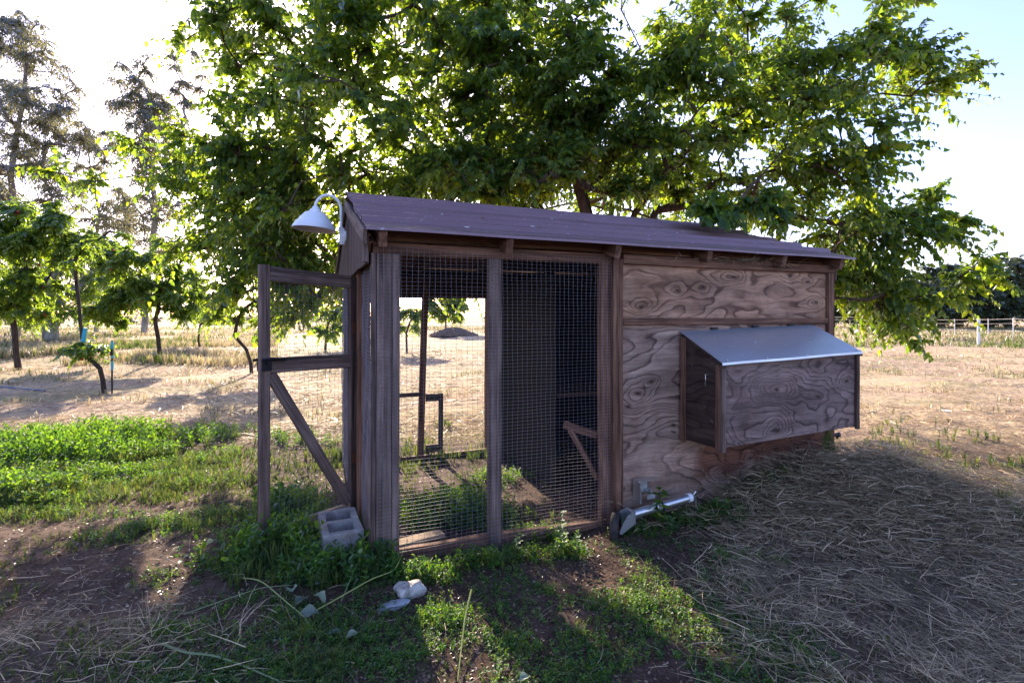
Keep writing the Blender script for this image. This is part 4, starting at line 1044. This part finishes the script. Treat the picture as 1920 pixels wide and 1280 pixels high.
# blue taped stake, blue pipe
x, y = G(201, 738); st = empty('tree_stake', (x+.03, y+.08, float(gh(x, y)))); tag(st, 'thin dark stake wrapped with blue tape beside the leaning sapling', 'stake')
mb = MB(); mb.tube([(0, 0, -.05), (0, 0, 1.02)], .016, 8); mb.build('pole', M['black'], st)
for z0, z1 in ((.86, 1.0), (.45, .62), (.68, .73)):
    mb = MB(); mb.tube([(0, 0, z0), (.004, 0, (z0+z1)/2), (0, 0, z1)], [.02, .024, .02], 8); mb.build('tape', M['tape'], st)
mb = MB(); mb.tube([at(152, 650, y)-np.array([x+.03, y+.08, float(gh(x, y))]), at(156, 640, y)-np.array([x+.03, y+.08, float(gh(x, y))]), at(160, 615, y)-np.array([x+.03, y+.08, float(gh(x, y))])], [.03, .04, .03], 8); mb.build('tape', M['tape'], st)
pp = []
for px, py in ((-60, 728), (0, 730), (40, 733), (85, 736)):
    x, y = G(px, py); pp.append((x, y, float(gh(x, y))+.03))
mb = MB(); mb.tube(pp, .014, 8); tag(mb.build('irrigation_pipe', M['pipe']), 'blue irrigation pipe lying on dry grass at the left edge', 'pipe')

# ------------------------------------------------------------------ ground cover
gr_ = np.random.default_rng(5)
def inview(n, y0, y1, power=1.0, x0=-1.08, x1=1.08):
    """points in the visible wedge, spread evenly over depth so near ground is not starved"""
    y = y0*(y1/y0)**(gr_.uniform(0, 1, n)**power); x = y*gr_.uniform(x0, x1, n); return x, y
def incoop(x, y, pad=.0):
    u, v = to_uw(x, y); return (u > -.0-pad) & (u < LEN+pad) & (v > -.02-pad) & (v < DEP+pad)
def avoid(x, y):
    return ((x+.965)**2/.16**2+(y-2.86)**2/.24**2) < 1
# straw and cut grass
def straw(n, y0, y1, lscale, thr, maskf, lift=.012, wmul=1.0):
    x, y = inview(n, y0, y1); mk = maskf(x, y); k = (gr_.uniform(0, 1, n) < mk) & ~avoid(x, y); 
    k &= ~incoop(x, y, -.0)
    x, y = x[k], y[k]; n = len(x); d = rdir(n, gr_); d[:, 2] = np.abs(d[:, 2])*.16-.02
    # strands lie in swirling drifts
    a = 6.28*vnoise(x, y, .35, 61)+gr_.normal(0, 1.4, n); d[:, 0] = np.cos(a); d[:, 1] = np.sin(a)*.9
    L = (.02+.20*gr_.uniform(0, 1, n)**2.2)*lscale; wd = gr_.uniform(.0010, .0034, n)*wmul*(1+.16*np.maximum(0, y-3))/.024
    P = np.stack([x, y, gh(x, y)+gr_.uniform(0, 1, n)**2*lift*4+.001], 1)
    nm = unit(np.array([0, 0, 1.0])+.6*gr_.normal(size=(n, 3)))
    bend = gr_.normal(0, 1, n)
    tv = np.array([(0, -.012, 0), (0, .012, 0), (.35, -.012, .10), (.35, .012, .10), (.7, -.009, .12), (.7, .009, .12), (1, 0, .02)]); tf = np.array([(0, 2, 3), (0, 3, 1), (2, 4, 5), (2, 5, 3), (4, 6, 5)])
    tv2 = tv.copy(); tv2[2:4, 1] += .07; tv2[4:6, 1] += .10
    s3 = np.stack([L, wd*1.0, L*gr_.uniform(.1, 1, n)], 1); h = bend > 0
    # width is absolute, curve offset scales with it: two templates, straight and curved
    fr = frames(unit(d), nm); rr = gr_.uniform(0, 1, n)
    tvc = tv.copy(); tvc[:, 1] *= 1
    a_ = scatter(tv, tf, P[h], fr[h], s3[h], rr[h])
    s4 = s3[~h].copy()
    V, Fc, A_ = scatter(tv, tf, P[~h], fr[~h], s4, rr[~h])
    # sideways curve in world units
    V = V.reshape(-1, 7, 3); off = np.array([0, 0, .12, .12, .10, .10, -.04])[None, :, None]*fr[~h][:, None, :, 1]*(L[~h]*gr_.normal(0, 1.0, (~h).sum()))[:, None, None]
    V = (V+off).reshape(-1, 3)
    return [a_, (V, Fc, A_)]
def near_straw(x, y):
    return straw_mask(x, y)*(1-.85*smooth((.52-(.6*vnoise(x, y, .22, 71)+.4*vnoise(x, y, .6, 72)))/.12))
def mound_mask(x, y): return np.clip(hay_mound(x, y)*9, 0, 1)
parts = straw(150000, 1.5, 7.5, 1.0, 0, near_straw)+straw(120000, 2.6, 6.0, 1.15, 0, mound_mask, .03, 1.4)+straw(9000, 1.5, 5.0, .8, 0, lambda x, y: .35+0*x, .004)+straw(50000, 6.0, 22, 1.6, 0, lambda x, y: np.where(vnoise(x, y, .9, 77) > .35, .8, .2), .02, 1.8)
o = stuff_mesh('straw', parts, M['straw']); tag(o, 'cut dry grass and hay strewn over the ground and heaped at the coop corner', 'hay', None, 'stuff')
# wood chips / crumbs on bare soil, inside the run too
n = 26000; x, y = inview(n, 1.5, 6.5); P = np.stack([x, y, gh(x, y)+.002], 1); d = rdir(n, gr_); d[:, 2] *= .3
o = stuff_mesh('litter', [scatter(*OVAL, P, frames(unit(d), unit(np.array([0, 0, 1.0])+.4*gr_.normal(size=(n, 3)))), gr_.uniform(.006, .022, n)*1.0, gr_.uniform(0, 1, n)**1.5)], M['chip']); tag(o, 'crumbs of soil, chips and dead leaf bits on the ground', 'litter', None, 'stuff')
# weeds: sprig template = stem with whorls of oval leaves
def sprig_tpl(nlv, h, seed, ls=.27):
    r = np.random.default_rng(seed); V = []; Fc = []
    for i in range(nlv):
        t = (i+.6)/nlv; a = i*2.4+r.uniform(-.4, .4); el = .08+.42*t+r.uniform(-.15, .2)
        d = np.array([[math.cos(a)*math.cos(el), math.sin(a)*math.cos(el), math.sin(el)]]); n = np.array([[0, 0, 1.0]])+.3*r.normal(size=(1, 3))
        p = np.array([[.06*math.sin(3*t+seed), .06*math.cos(2*t+seed), t*h]])
        v, f, _ = scatter(OVAL[0], OVAL[1], p+d*.03, frames(d, n), np.array([ls*(1.15-.45*t)*r.uniform(.8, 1.2)]), np.zeros(1))
        Fc.append(f+sum(len(q) for q in V)); V.append(v)
    k = sum(len(q) for q in V)
    V.append(np.array([(.006, 0, 0), (-.006, 0, 0), (.06*math.sin(1.5+seed), .06*math.cos(1+seed), h*.5), (.06*math.sin(3+seed), .06*math.cos(2+seed), h)])); Fc.append(np.array([(k, k+1, k+2), (k, k+2, k+3)]))
    return np.concatenate(V), np.concatenate(Fc)
SPR = [sprig_tpl(9, 1.0, s) for s in (1, 2)]+[sprig_tpl(6, .5, 3, .3)]
def tuft_tpl(nb_, seed):
    r = np.random.default_rng(seed); V = []; Fc = []
    for i in range(nb_):
        a = r.uniform(0, 6.28); lean = r.uniform(.15, .75); L = r.uniform(.6, 1); w_ = .022; dx, dy = math.cos(a), math.sin(a); k = len(V)
        b = np.array([dx*.04, dy*.04, 0]); m1 = b+[dx*lean*.35*L, dy*lean*.35*L, .6*L]; m2 = b+[dx*lean*L, dy*lean*L, (1-.35*lean)*L]
        s_ = np.array([-dy, dx, 0])*w_
        V += [b-s_, b+s_, m1-s_, m1+s_, m2]; Fc += [(k, k+1, k+3), (k, k+3, k+2), (k+2, k+3, k+4)]
    return np.array(V), np.array(Fc)
TUF = [tuft_tpl(9, 1), tuft_tpl(7, 2)]
weed_patches = []    # (x, y, rx, ry, density, height)
def wp(px, py, rx, ry, dens, hgt): x, y = G(px, py); weed_patches.append((x, y, rx, ry, dens, hgt))
wp(60, 860, 1.3, .66, 1.0, .25); wp(220, 830, .95, .46, 1.0, .24); wp(-60, 930, .9, .35, .9, .16); wp(400, 815, .7, .28, .85, .15); wp(330, 870, .6, .2, .6, .09); wp(130, 930, .6, .2, .55, .08)
wp(120, 890, 1.1, .35, .8, .12); wp(300, 900, .7, .3, .75, .07); wp(420, 850, .5, .3, .6, .07); wp(400, 960, .3, .15, .6, .06); wp(100, 960, .6, .15, .5, .06); wp(560, 830, .5, .3, .7, .13); wp(420, 900, .3, .12, .55, .07)
wp(540, 1040, .36, .20, 1.0, .19); wp(620, 1075, .26, .10, 1.0, .13); wp(465, 1010, .16, .10, .8, .12); wp(690, 1060, .15, .08, .9, .15); wp(640, 1085, .2, .08, 1.0, .12); wp(720, 1075, .12, .06, .9, .1); wp(590, 985, .16, .1, .9, .12); wp(540, 960, .22, .16, .8, .2)
wp(810, 1075, .14, .08, 1.0, .10); wp(830, 1150, .15, .13, .9, .055); wp(900, 1055, .18, .06, .8, .09); wp(985, 1040, .14, .06, .8, .08)
wp(1060, 1035, .12, .06, .9, .10); wp(1000, 1000, .25, .12, .5, .08)
wp(850, 960, .38, .30, 1.0, .15); wp(930, 900, .3, .2, .6, .1)
wp(1200, 1000, .18, .06, .9, .07); wp(1330, 985, .26, .10, .95, .09); wp(1420, 960, .22, .08, .8, .08); wp(1380, 1050, .25, .1, .6, .06)
wp(310, 985, .3, .12, .7, .08); wp(240, 1000, .4, .12, .4, .06); wp(350, 1180, .30, .10, .8, .04); wp(260, 1080, .2, .08, .5, .04)
wp(480, 1150, .35, .15, .75, .035); wp(620, 1180, .4, .15, .75, .035); wp(700, 1240, .4, .1, .7, .03); wp(480, 1250, .4, .1, .7, .03); wp(1000, 1200, .4, .12, .7, .035); wp(1200, 1130, .35, .15, .75, .04); wp(1130, 1250, .35, .1, .6, .035); wp(1280, 1180, .3, .12, .6, .035); wp(980, 1100, .25, .08, .5, .04)
def weed_den(x, y):
    den = np.zeros(len(x)); h = np.zeros(len(x))
    for (a, b, rx, ry, dn, hg) in weed_patches:
        e = dn*np.exp(-(((x-a)/rx)**2+((y-b)/ry)**2)**1.5); h = np.where(e > den, hg*(.55+.45*e/dn), h); den = np.maximum(den, e)
    fgm = .44*smooth((x+1.7)/.5)*smooth((1.6-x)/.6)*smooth((3.1-y)/.3)*smooth((vnoise(x, y, .34, 84)-.30)/.2)
    h = np.where(fgm > den, .03, h); den = np.maximum(den, fgm)
    n = vnoise(x, y, .14, 81)*.6+vnoise(x, y, .45, 82)*.4
    return den*smooth((n-.25)/.22), h
parts = []
n = 80000; x, y = inview(n, 1.5, 7.0); den, h = weed_den(x, y); k = (gr_.uniform(0, 1, n) < den) & ~avoid(x, y); x, y, h = x[k], y[k], h[k]; n = len(x)
# distance-fair thinning is not needed: the wedge sampling already follows it
hh = np.maximum(.02, h*gr_.uniform(.45, 1.25, n)); wdt = np.minimum(.15, np.maximum(.045, hh*.95))*gr_.uniform(.7, 1.25, n)
zr = gr_.uniform(0, 6.28, n); tl_ = gr_.normal(0, .32, (n, 2))
Rz = frames(np.stack([np.cos(zr), np.sin(zr), 0*zr], 1), unit(np.stack([tl_[:, 0], tl_[:, 1], np.ones(n)], 1)))
P = np.stack([x, y, gh(x, y)-.004], 1); typ = gr_.integers(0, 3, n); typ = np.where(hh < .05, 2, typ); rr = gr_.uniform(0, 1, n)
for t in range(3):
    q = typ == t; s_ = np.stack([wdt[q], wdt[q], hh[q]*(2 if t == 2 else 1)], 1)
    parts.append(scatter(*SPR[t], P[q], Rz[q], s_, rr[q]))
o = stuff_mesh('weeds', parts, M['weed']); tag(o, 'green clover-like weeds in patches round the coop door and at left', 'weeds', None, 'stuff'); print('sprigs', n)
# short green grass
n = 60000; x, y = inview(n, 1.45, 7.0); den, h = weed_den(x, y); left = smooth((-x-.6)/.8)*smooth((y-3.0)/.5)*smooth((5.7-y)/.5)*smooth((vnoise(x, y, .5, 92)-.22)/.25)
den2 = np.clip(den*.5+.75*left+.30*smooth((vnoise(x, y, .3, 91)-.45)/.2)*(1-.45*straw_mask(x, y)), 0, 1)
k = (gr_.uniform(0, 1, n) < den2) & ~avoid(x, y); x, y, h = x[k], y[k], h[k]; n = len(x)
hh = np.clip(h+.03*vnoise(x, y, .4, 93)*(x < -.6), .03, .16)*gr_.uniform(.5, 1.3, n); zr = gr_.uniform(0, 6.28, n)
Rz = frames(np.stack([np.cos(zr), np.sin(zr), 0*zr], 1), unit(np.array([0, 0, 1.0])+.15*gr_.normal(size=(n, 3)))); P = np.stack([x, y, gh(x, y)-.003], 1); q = gr_.uniform(0, 1, n) < .5; rr = gr_.uniform(0, 1, n)
o = stuff_mesh('grass', [scatter(*TUF[0], P[q], Rz[q], np.stack([hh*.8, hh*.8, hh], 1)[q], rr[q]), scatter(*TUF[1], P[~q], Rz[~q], np.stack([hh*.8, hh*.8, hh], 1)[~q], rr[~q])], M['grass']); tag(o, 'thin short green grass among the weeds', 'grass', None, 'stuff'); print('tufts', n)
# dry standing grass in the field: band at left beyond the mown strip, along the right fence and loose tufts
n = 90000; x, y = inview(n, 7, 70, .8); px = 960+F*x/y; pyy = HOR+F*1.49/y
band = ((px < 520) & (y > 15) & (y < 60) & (vnoise(x, y, 3, 95) > .30)) | ((px > 1560) & (y > 24.5)) | ((y > 45) & (px > 520) & (px < 1560))
tuf_ = (vnoise(x, y, 1.1, 96)*.6+vnoise(x, y, .35, 97)*.4 > .62)
k = np.where(band, .95, np.where(tuf_, .75, .008)) > gr_.uniform(0, 1, n); x, y, band = x[k], y[k], band[k]; n = len(x)
hh = np.where(band, gr_.uniform(.12, .42, n)*(.5+vnoise(x, y, 1.7, 99)), gr_.uniform(.05, .2, n)); ww = hh*np.where(band, .8, .5)
zr = gr_.uniform(0, 6.28, n); Rz = frames(np.stack([np.cos(zr), np.sin(zr), 0*zr], 1), np.tile([0, 0, 1.0], (n, 1))); P = np.stack([x, y, gh(x, y)-.01], 1)
rr = gr_.uniform(0, 1, n); grn = vnoise(x, y, 2.2, 98)+.2*gr_.normal(size=n) > .68
o = stuff_mesh('dry_grass', [scatter(*TUF[1], P[~grn], Rz[~grn], np.stack([ww, ww, hh], 1)[~grn], rr[~grn])], M['drygrass']); tag(o, 'dry yellow grass standing in the field beyond the coop', 'dry grass', None, 'stuff')
o = stuff_mesh('field_grass', [scatter(*TUF[1], P[grn], Rz[grn], np.stack([ww, ww, hh], 1)[grn], rr[grn])], M['grass']); tag(o, 'greener grass tufts in the dry field', 'grass', None, 'stuff')

# ------------------------------------------------------------------ single plants and debris that can be picked out
def gp(px, py, dz=0):
    x, y = G(px, py); return np.array([x, y, float(gh(x, y))+dz])
def stem(pts, r0, label, leaves=(), mat='stem'):
    Pn = [gp(a, b, c) for a, b, c in pts]; Pn = np.array(Pn)
    t = np.linspace(0, len(Pn)-1, 4*len(Pn)); Q = np.stack([np.interp(t, range(len(Pn)), Pn[:, k]) for k in range(3)], 1)
    for _ in range(2): Q[1:-1] = (Q[:-2]+2*Q[1:-1]+Q[2:])/4
    mb = MB(); mb.tube(Q, list(np.linspace(r0*.62, r0*.3, len(Q))), 6); o = mb.build('cut_stem', M[mat], None, True); tag(o, label, 'stem', 'cut stems lying in the foreground'); return o
stem([(452, 1092, .03), (490, 1105, .05), (540, 1140, .04), (570, 1165, .03), (598, 1197, .015)], .006, 'curved pale stem bending down left of the wilted leaves')
stem([(345, 1160, .03), (430, 1138, .05), (490, 1122, .06), (545, 1112, .05)], .004, 'thin straight stem reaching left from the wilted leaves')
stem([(590, 1146, .02), (640, 1122, .04), (700, 1098, .06), (742, 1085, .06), (765, 1055, .14)], .006, 'long stem rising from the wilted leaves to the corner post')
stem([(640, 1126, .03), (665, 1090, .08), (692, 1055, .12)], .005, 'short stem standing up toward the concrete block')
stem([(304, 1218, .02), (345, 1238, .03), (400, 1242, .03), (450, 1256, .02), (510, 1276, .02), (560, 1292, .02)], .008, 'thick pale stem crossing the bottom left edge')
stem([(884, 1135, .10), (872, 1175, .06), (866, 1215, .03), (858, 1275, .015)], .007, 'pale stem standing in the sunlit patch at the bottom centre')
stem([(20, 1082, .01), (60, 1078, .015), (95, 1073, .015)], .004, 'thin dry stem attached to the pale husk', mat='straw')
def curled(name, px, py, L, wd, mat, label, cat, seed, dz=.01, rz=0):
    r = np.random.default_rng(seed); nx, ny = 9, 7; V = []; Fc = []
    for i in range(nx):
        t = i/(nx-1); hw = wd*math.sin(math.pi*min(1, t*.92+.06))**.7
        for j in range(ny):
            s_ = (j/(ny-1)-.5)*2
            V.append((L*(t-.5), hw*s_*(.8+.2*math.sin(7*t+seed)), .25*L*math.sin(math.pi*t)*.5+.5*hw*s_*s_+.10*L*math.sin(9*t+4*s_+seed)*.4))
    for i in range(nx-1):
        for j in range(ny-1): a = i*ny+j; Fc.append((a, a+ny, a+ny+1, a+1))
    me = mesh(name, V, Fc, M[mat], True); o = link(name, me); o.location = gp(px, py, dz); o.rotation_euler = (r.uniform(-.3, .3), r.uniform(-.3, .3), rz); return tag(o, label, cat)
curled('dead_leaf', 1058, 1155, .085, .014, 'deadleaf', 'curled tan dead leaf lying on bare soil in the foreground', 'leaf', 1, .012, -1.0)
curled('husk', 112, 1070, .13, .020, 'straw', 'pale papery husk on the soil at the left', 'husk', 2, .012, .1)
WG = 'wilted pale leaves on the cut stems'
for i, (px, py, L, w_, rz, lab) in enumerate([(578, 1158, .085, .035, .2, 'whitest wilted leaf at the end of the stems'), (566, 1128, .07, .03, 1.2, 'wilted leaf just above the whitest one'), (548, 1110, .06, .025, 2.0, 'small wilted leaf at the top of the cluster'), (600, 1095, .08, .03, .7, 'broad grey-green wilted leaf near the concrete block'),
        (612, 1070, .06, .025, 1.7, 'curled wilted leaf among the weeds below the block'), (628, 1185, .05, .018, .5, 'small pale scrap in the grass below the stems'), (660, 1190, .06, .02, .9, 'pale scrap right of the other scrap'), (395, 1022, .05, .02, 1.0, 'pale wilted leaf beside the door stile'), (985, 1275, .05, .02, .7, 'pale scrap at the bottom edge in the centre'), (600, 1120, .07, .03, -.6, 'wilted leaf under the crossing stems')]):
    curled('wilted_leaf', px, py, L, w_, 'wilt', lab, 'leaf', 10+i, .02, rz)['group'] = WG
def plant(name, base, hgt, nl, ls, mat, label, seed, lean=(0, 0), tpl=OVAL, nst=1):
    r = np.random.default_rng(seed); e = empty(name, tuple(map(float, base))); tag(e, label, 'plant'); P = []; D = []; Nn = []; Sz = []; mb = MB()
    for s_ in range(nst):
        le = np.array([lean[0]+r.normal(0, .12 if nst > 1 else .03), lean[1]+r.normal(0, .1), 1.0])*hgt*(1 if s_ == 0 else r.uniform(.6, .95)); b0 = np.zeros(3)
        Q = [b0+le*t+np.array([.03*math.sin(4*t+seed), 0, 0])*hgt for t in np.linspace(0, 1, 7)]; mb.tube(Q, list(np.linspace(.0035, .0012, 7)), 5)
        for i in range(nl):
            t = .15+.85*(i+.5)/nl; a = i*2.4+r.uniform(-.3, .3); P.append(np.array([np.interp(t, np.linspace(0, 1, 7), [q[k] for q in Q]) for k in range(3)])); D.append([math.cos(a), math.sin(a), .35]); Nn.append([.2*r.normal(), .2*r.normal(), 1]); Sz.append(ls*(1.15-.4*t)*r.uniform(.8, 1.2))
    mb.build('stem', M['stem'] if mat != 'leaf' else M['bark'], e)
    lmesh = mesh('leaf', tpl[0], tpl[1], M[mat]); fr = frames(unit(np.array(D, float)), np.array(Nn, float))
    for i in range(len(P)):
        o = link('leaf', lmesh, e); Mm = fr[i]*Sz[i]; o.matrix_local = Matrix([[*map(float, Mm[0]), float(P[i][0])], [*map(float, Mm[1]), float(P[i][1])], [*map(float, Mm[2]), float(P[i][2])], [0, 0, 0, 1]])
    return e
plant('weed_plant', gp(1052, 1028), .24, 14, .045, 'weed', 'taller of two bright sunlit weeds growing against the mesh', 1, (-.02, 0), OVAL, 2)
plant('weed_plant', gp(1075, 1035), .13, 12, .035, 'weed', 'shorter sunlit weed beside the jack wheel', 2, (.1, 0), OVAL, 2)
plant('weed_plant', gp(965, 1030), .12, 10, .032, 'weed', 'small weed in front of the coop divider post', 3, (.1, 0), OVAL, 2)
plant('mulberry_seedling', (*uw(1.70, -.185), gz(1.70, -.185)), .25, 12, .085, 'leaf', 'dark leafy seedling growing up in front of the jack tube', 4, (-.06, 0), MULB)
plant('weed_plant', gp(1345, 985), .11, 12, .05, 'weed', 'leafy weed at the foot of the plywood below the nest box', 5, (0, 0), OVAL, 3)
plant('weed_plant', gp(1260, 1000), .09, 10, .045, 'weed', 'low leafy weed just under the jack crank handle', 6, (0, 0), OVAL, 3)
plant('weed_plant', gp(640, 1075), .17, 16, .035, 'weed', 'bushy weed in front of the concrete block', 7, (0, 0), OVAL, 3)
def blades(name, base, n, h, label, seed, sp=.03):
    r = np.random.default_rng(seed); k = n; V = []; Fc = []
    for i in range(n):
        a = r.uniform(0, 6.28); b = np.array([r.normal(0, sp), r.normal(0, sp*.6), 0]); L = h*r.uniform(.5, 1.05); ln = r.uniform(.05, .5); w_ = r.uniform(.004, .007); dd = np.array([math.cos(a), math.sin(a), 0]); sd_ = np.array([-dd[1], dd[0], 0])*w_; o_ = len(V)
        for t in (0, .3, .6, .85, 1): c = b+dd*ln*L*t*t+np.array([0, 0, L*(t-.25*ln*t*t)]); V += [c-sd_*(1-t**2), c+sd_*(1-t**2)]
        Fc += [(o_+2*q, o_+2*q+1, o_+2*q+3, o_+2*q+2) for q in range(4)]
    me = mesh(name, V, Fc, M['grass']); o = link(name, me); o.location = tuple(map(float, base)); return tag(o, label, 'grass clump')
blades('grass_clump', (*uw(3.28, -.12), gz(3.28, -.12)), 22, .42, 'tall green grass blades at the right end of the plywood wall', 1)
blades('grass_clump', (*uw(2.98, -.10), gz(2.98, -.1)), 9, .22, 'short green blades in front of the stained plywood', 2)
blades('grass_clump', (*G(550, 960), float(gh(*G(550, 960)))), 30, .24, 'green grass clump growing behind the open screen door', 3, .07)
blades('grass_clump', (*G(325, 985), float(gh(*G(325, 985)))), 26, .12, 'low rosette of broad blades on the bare path at left', 4, .05)
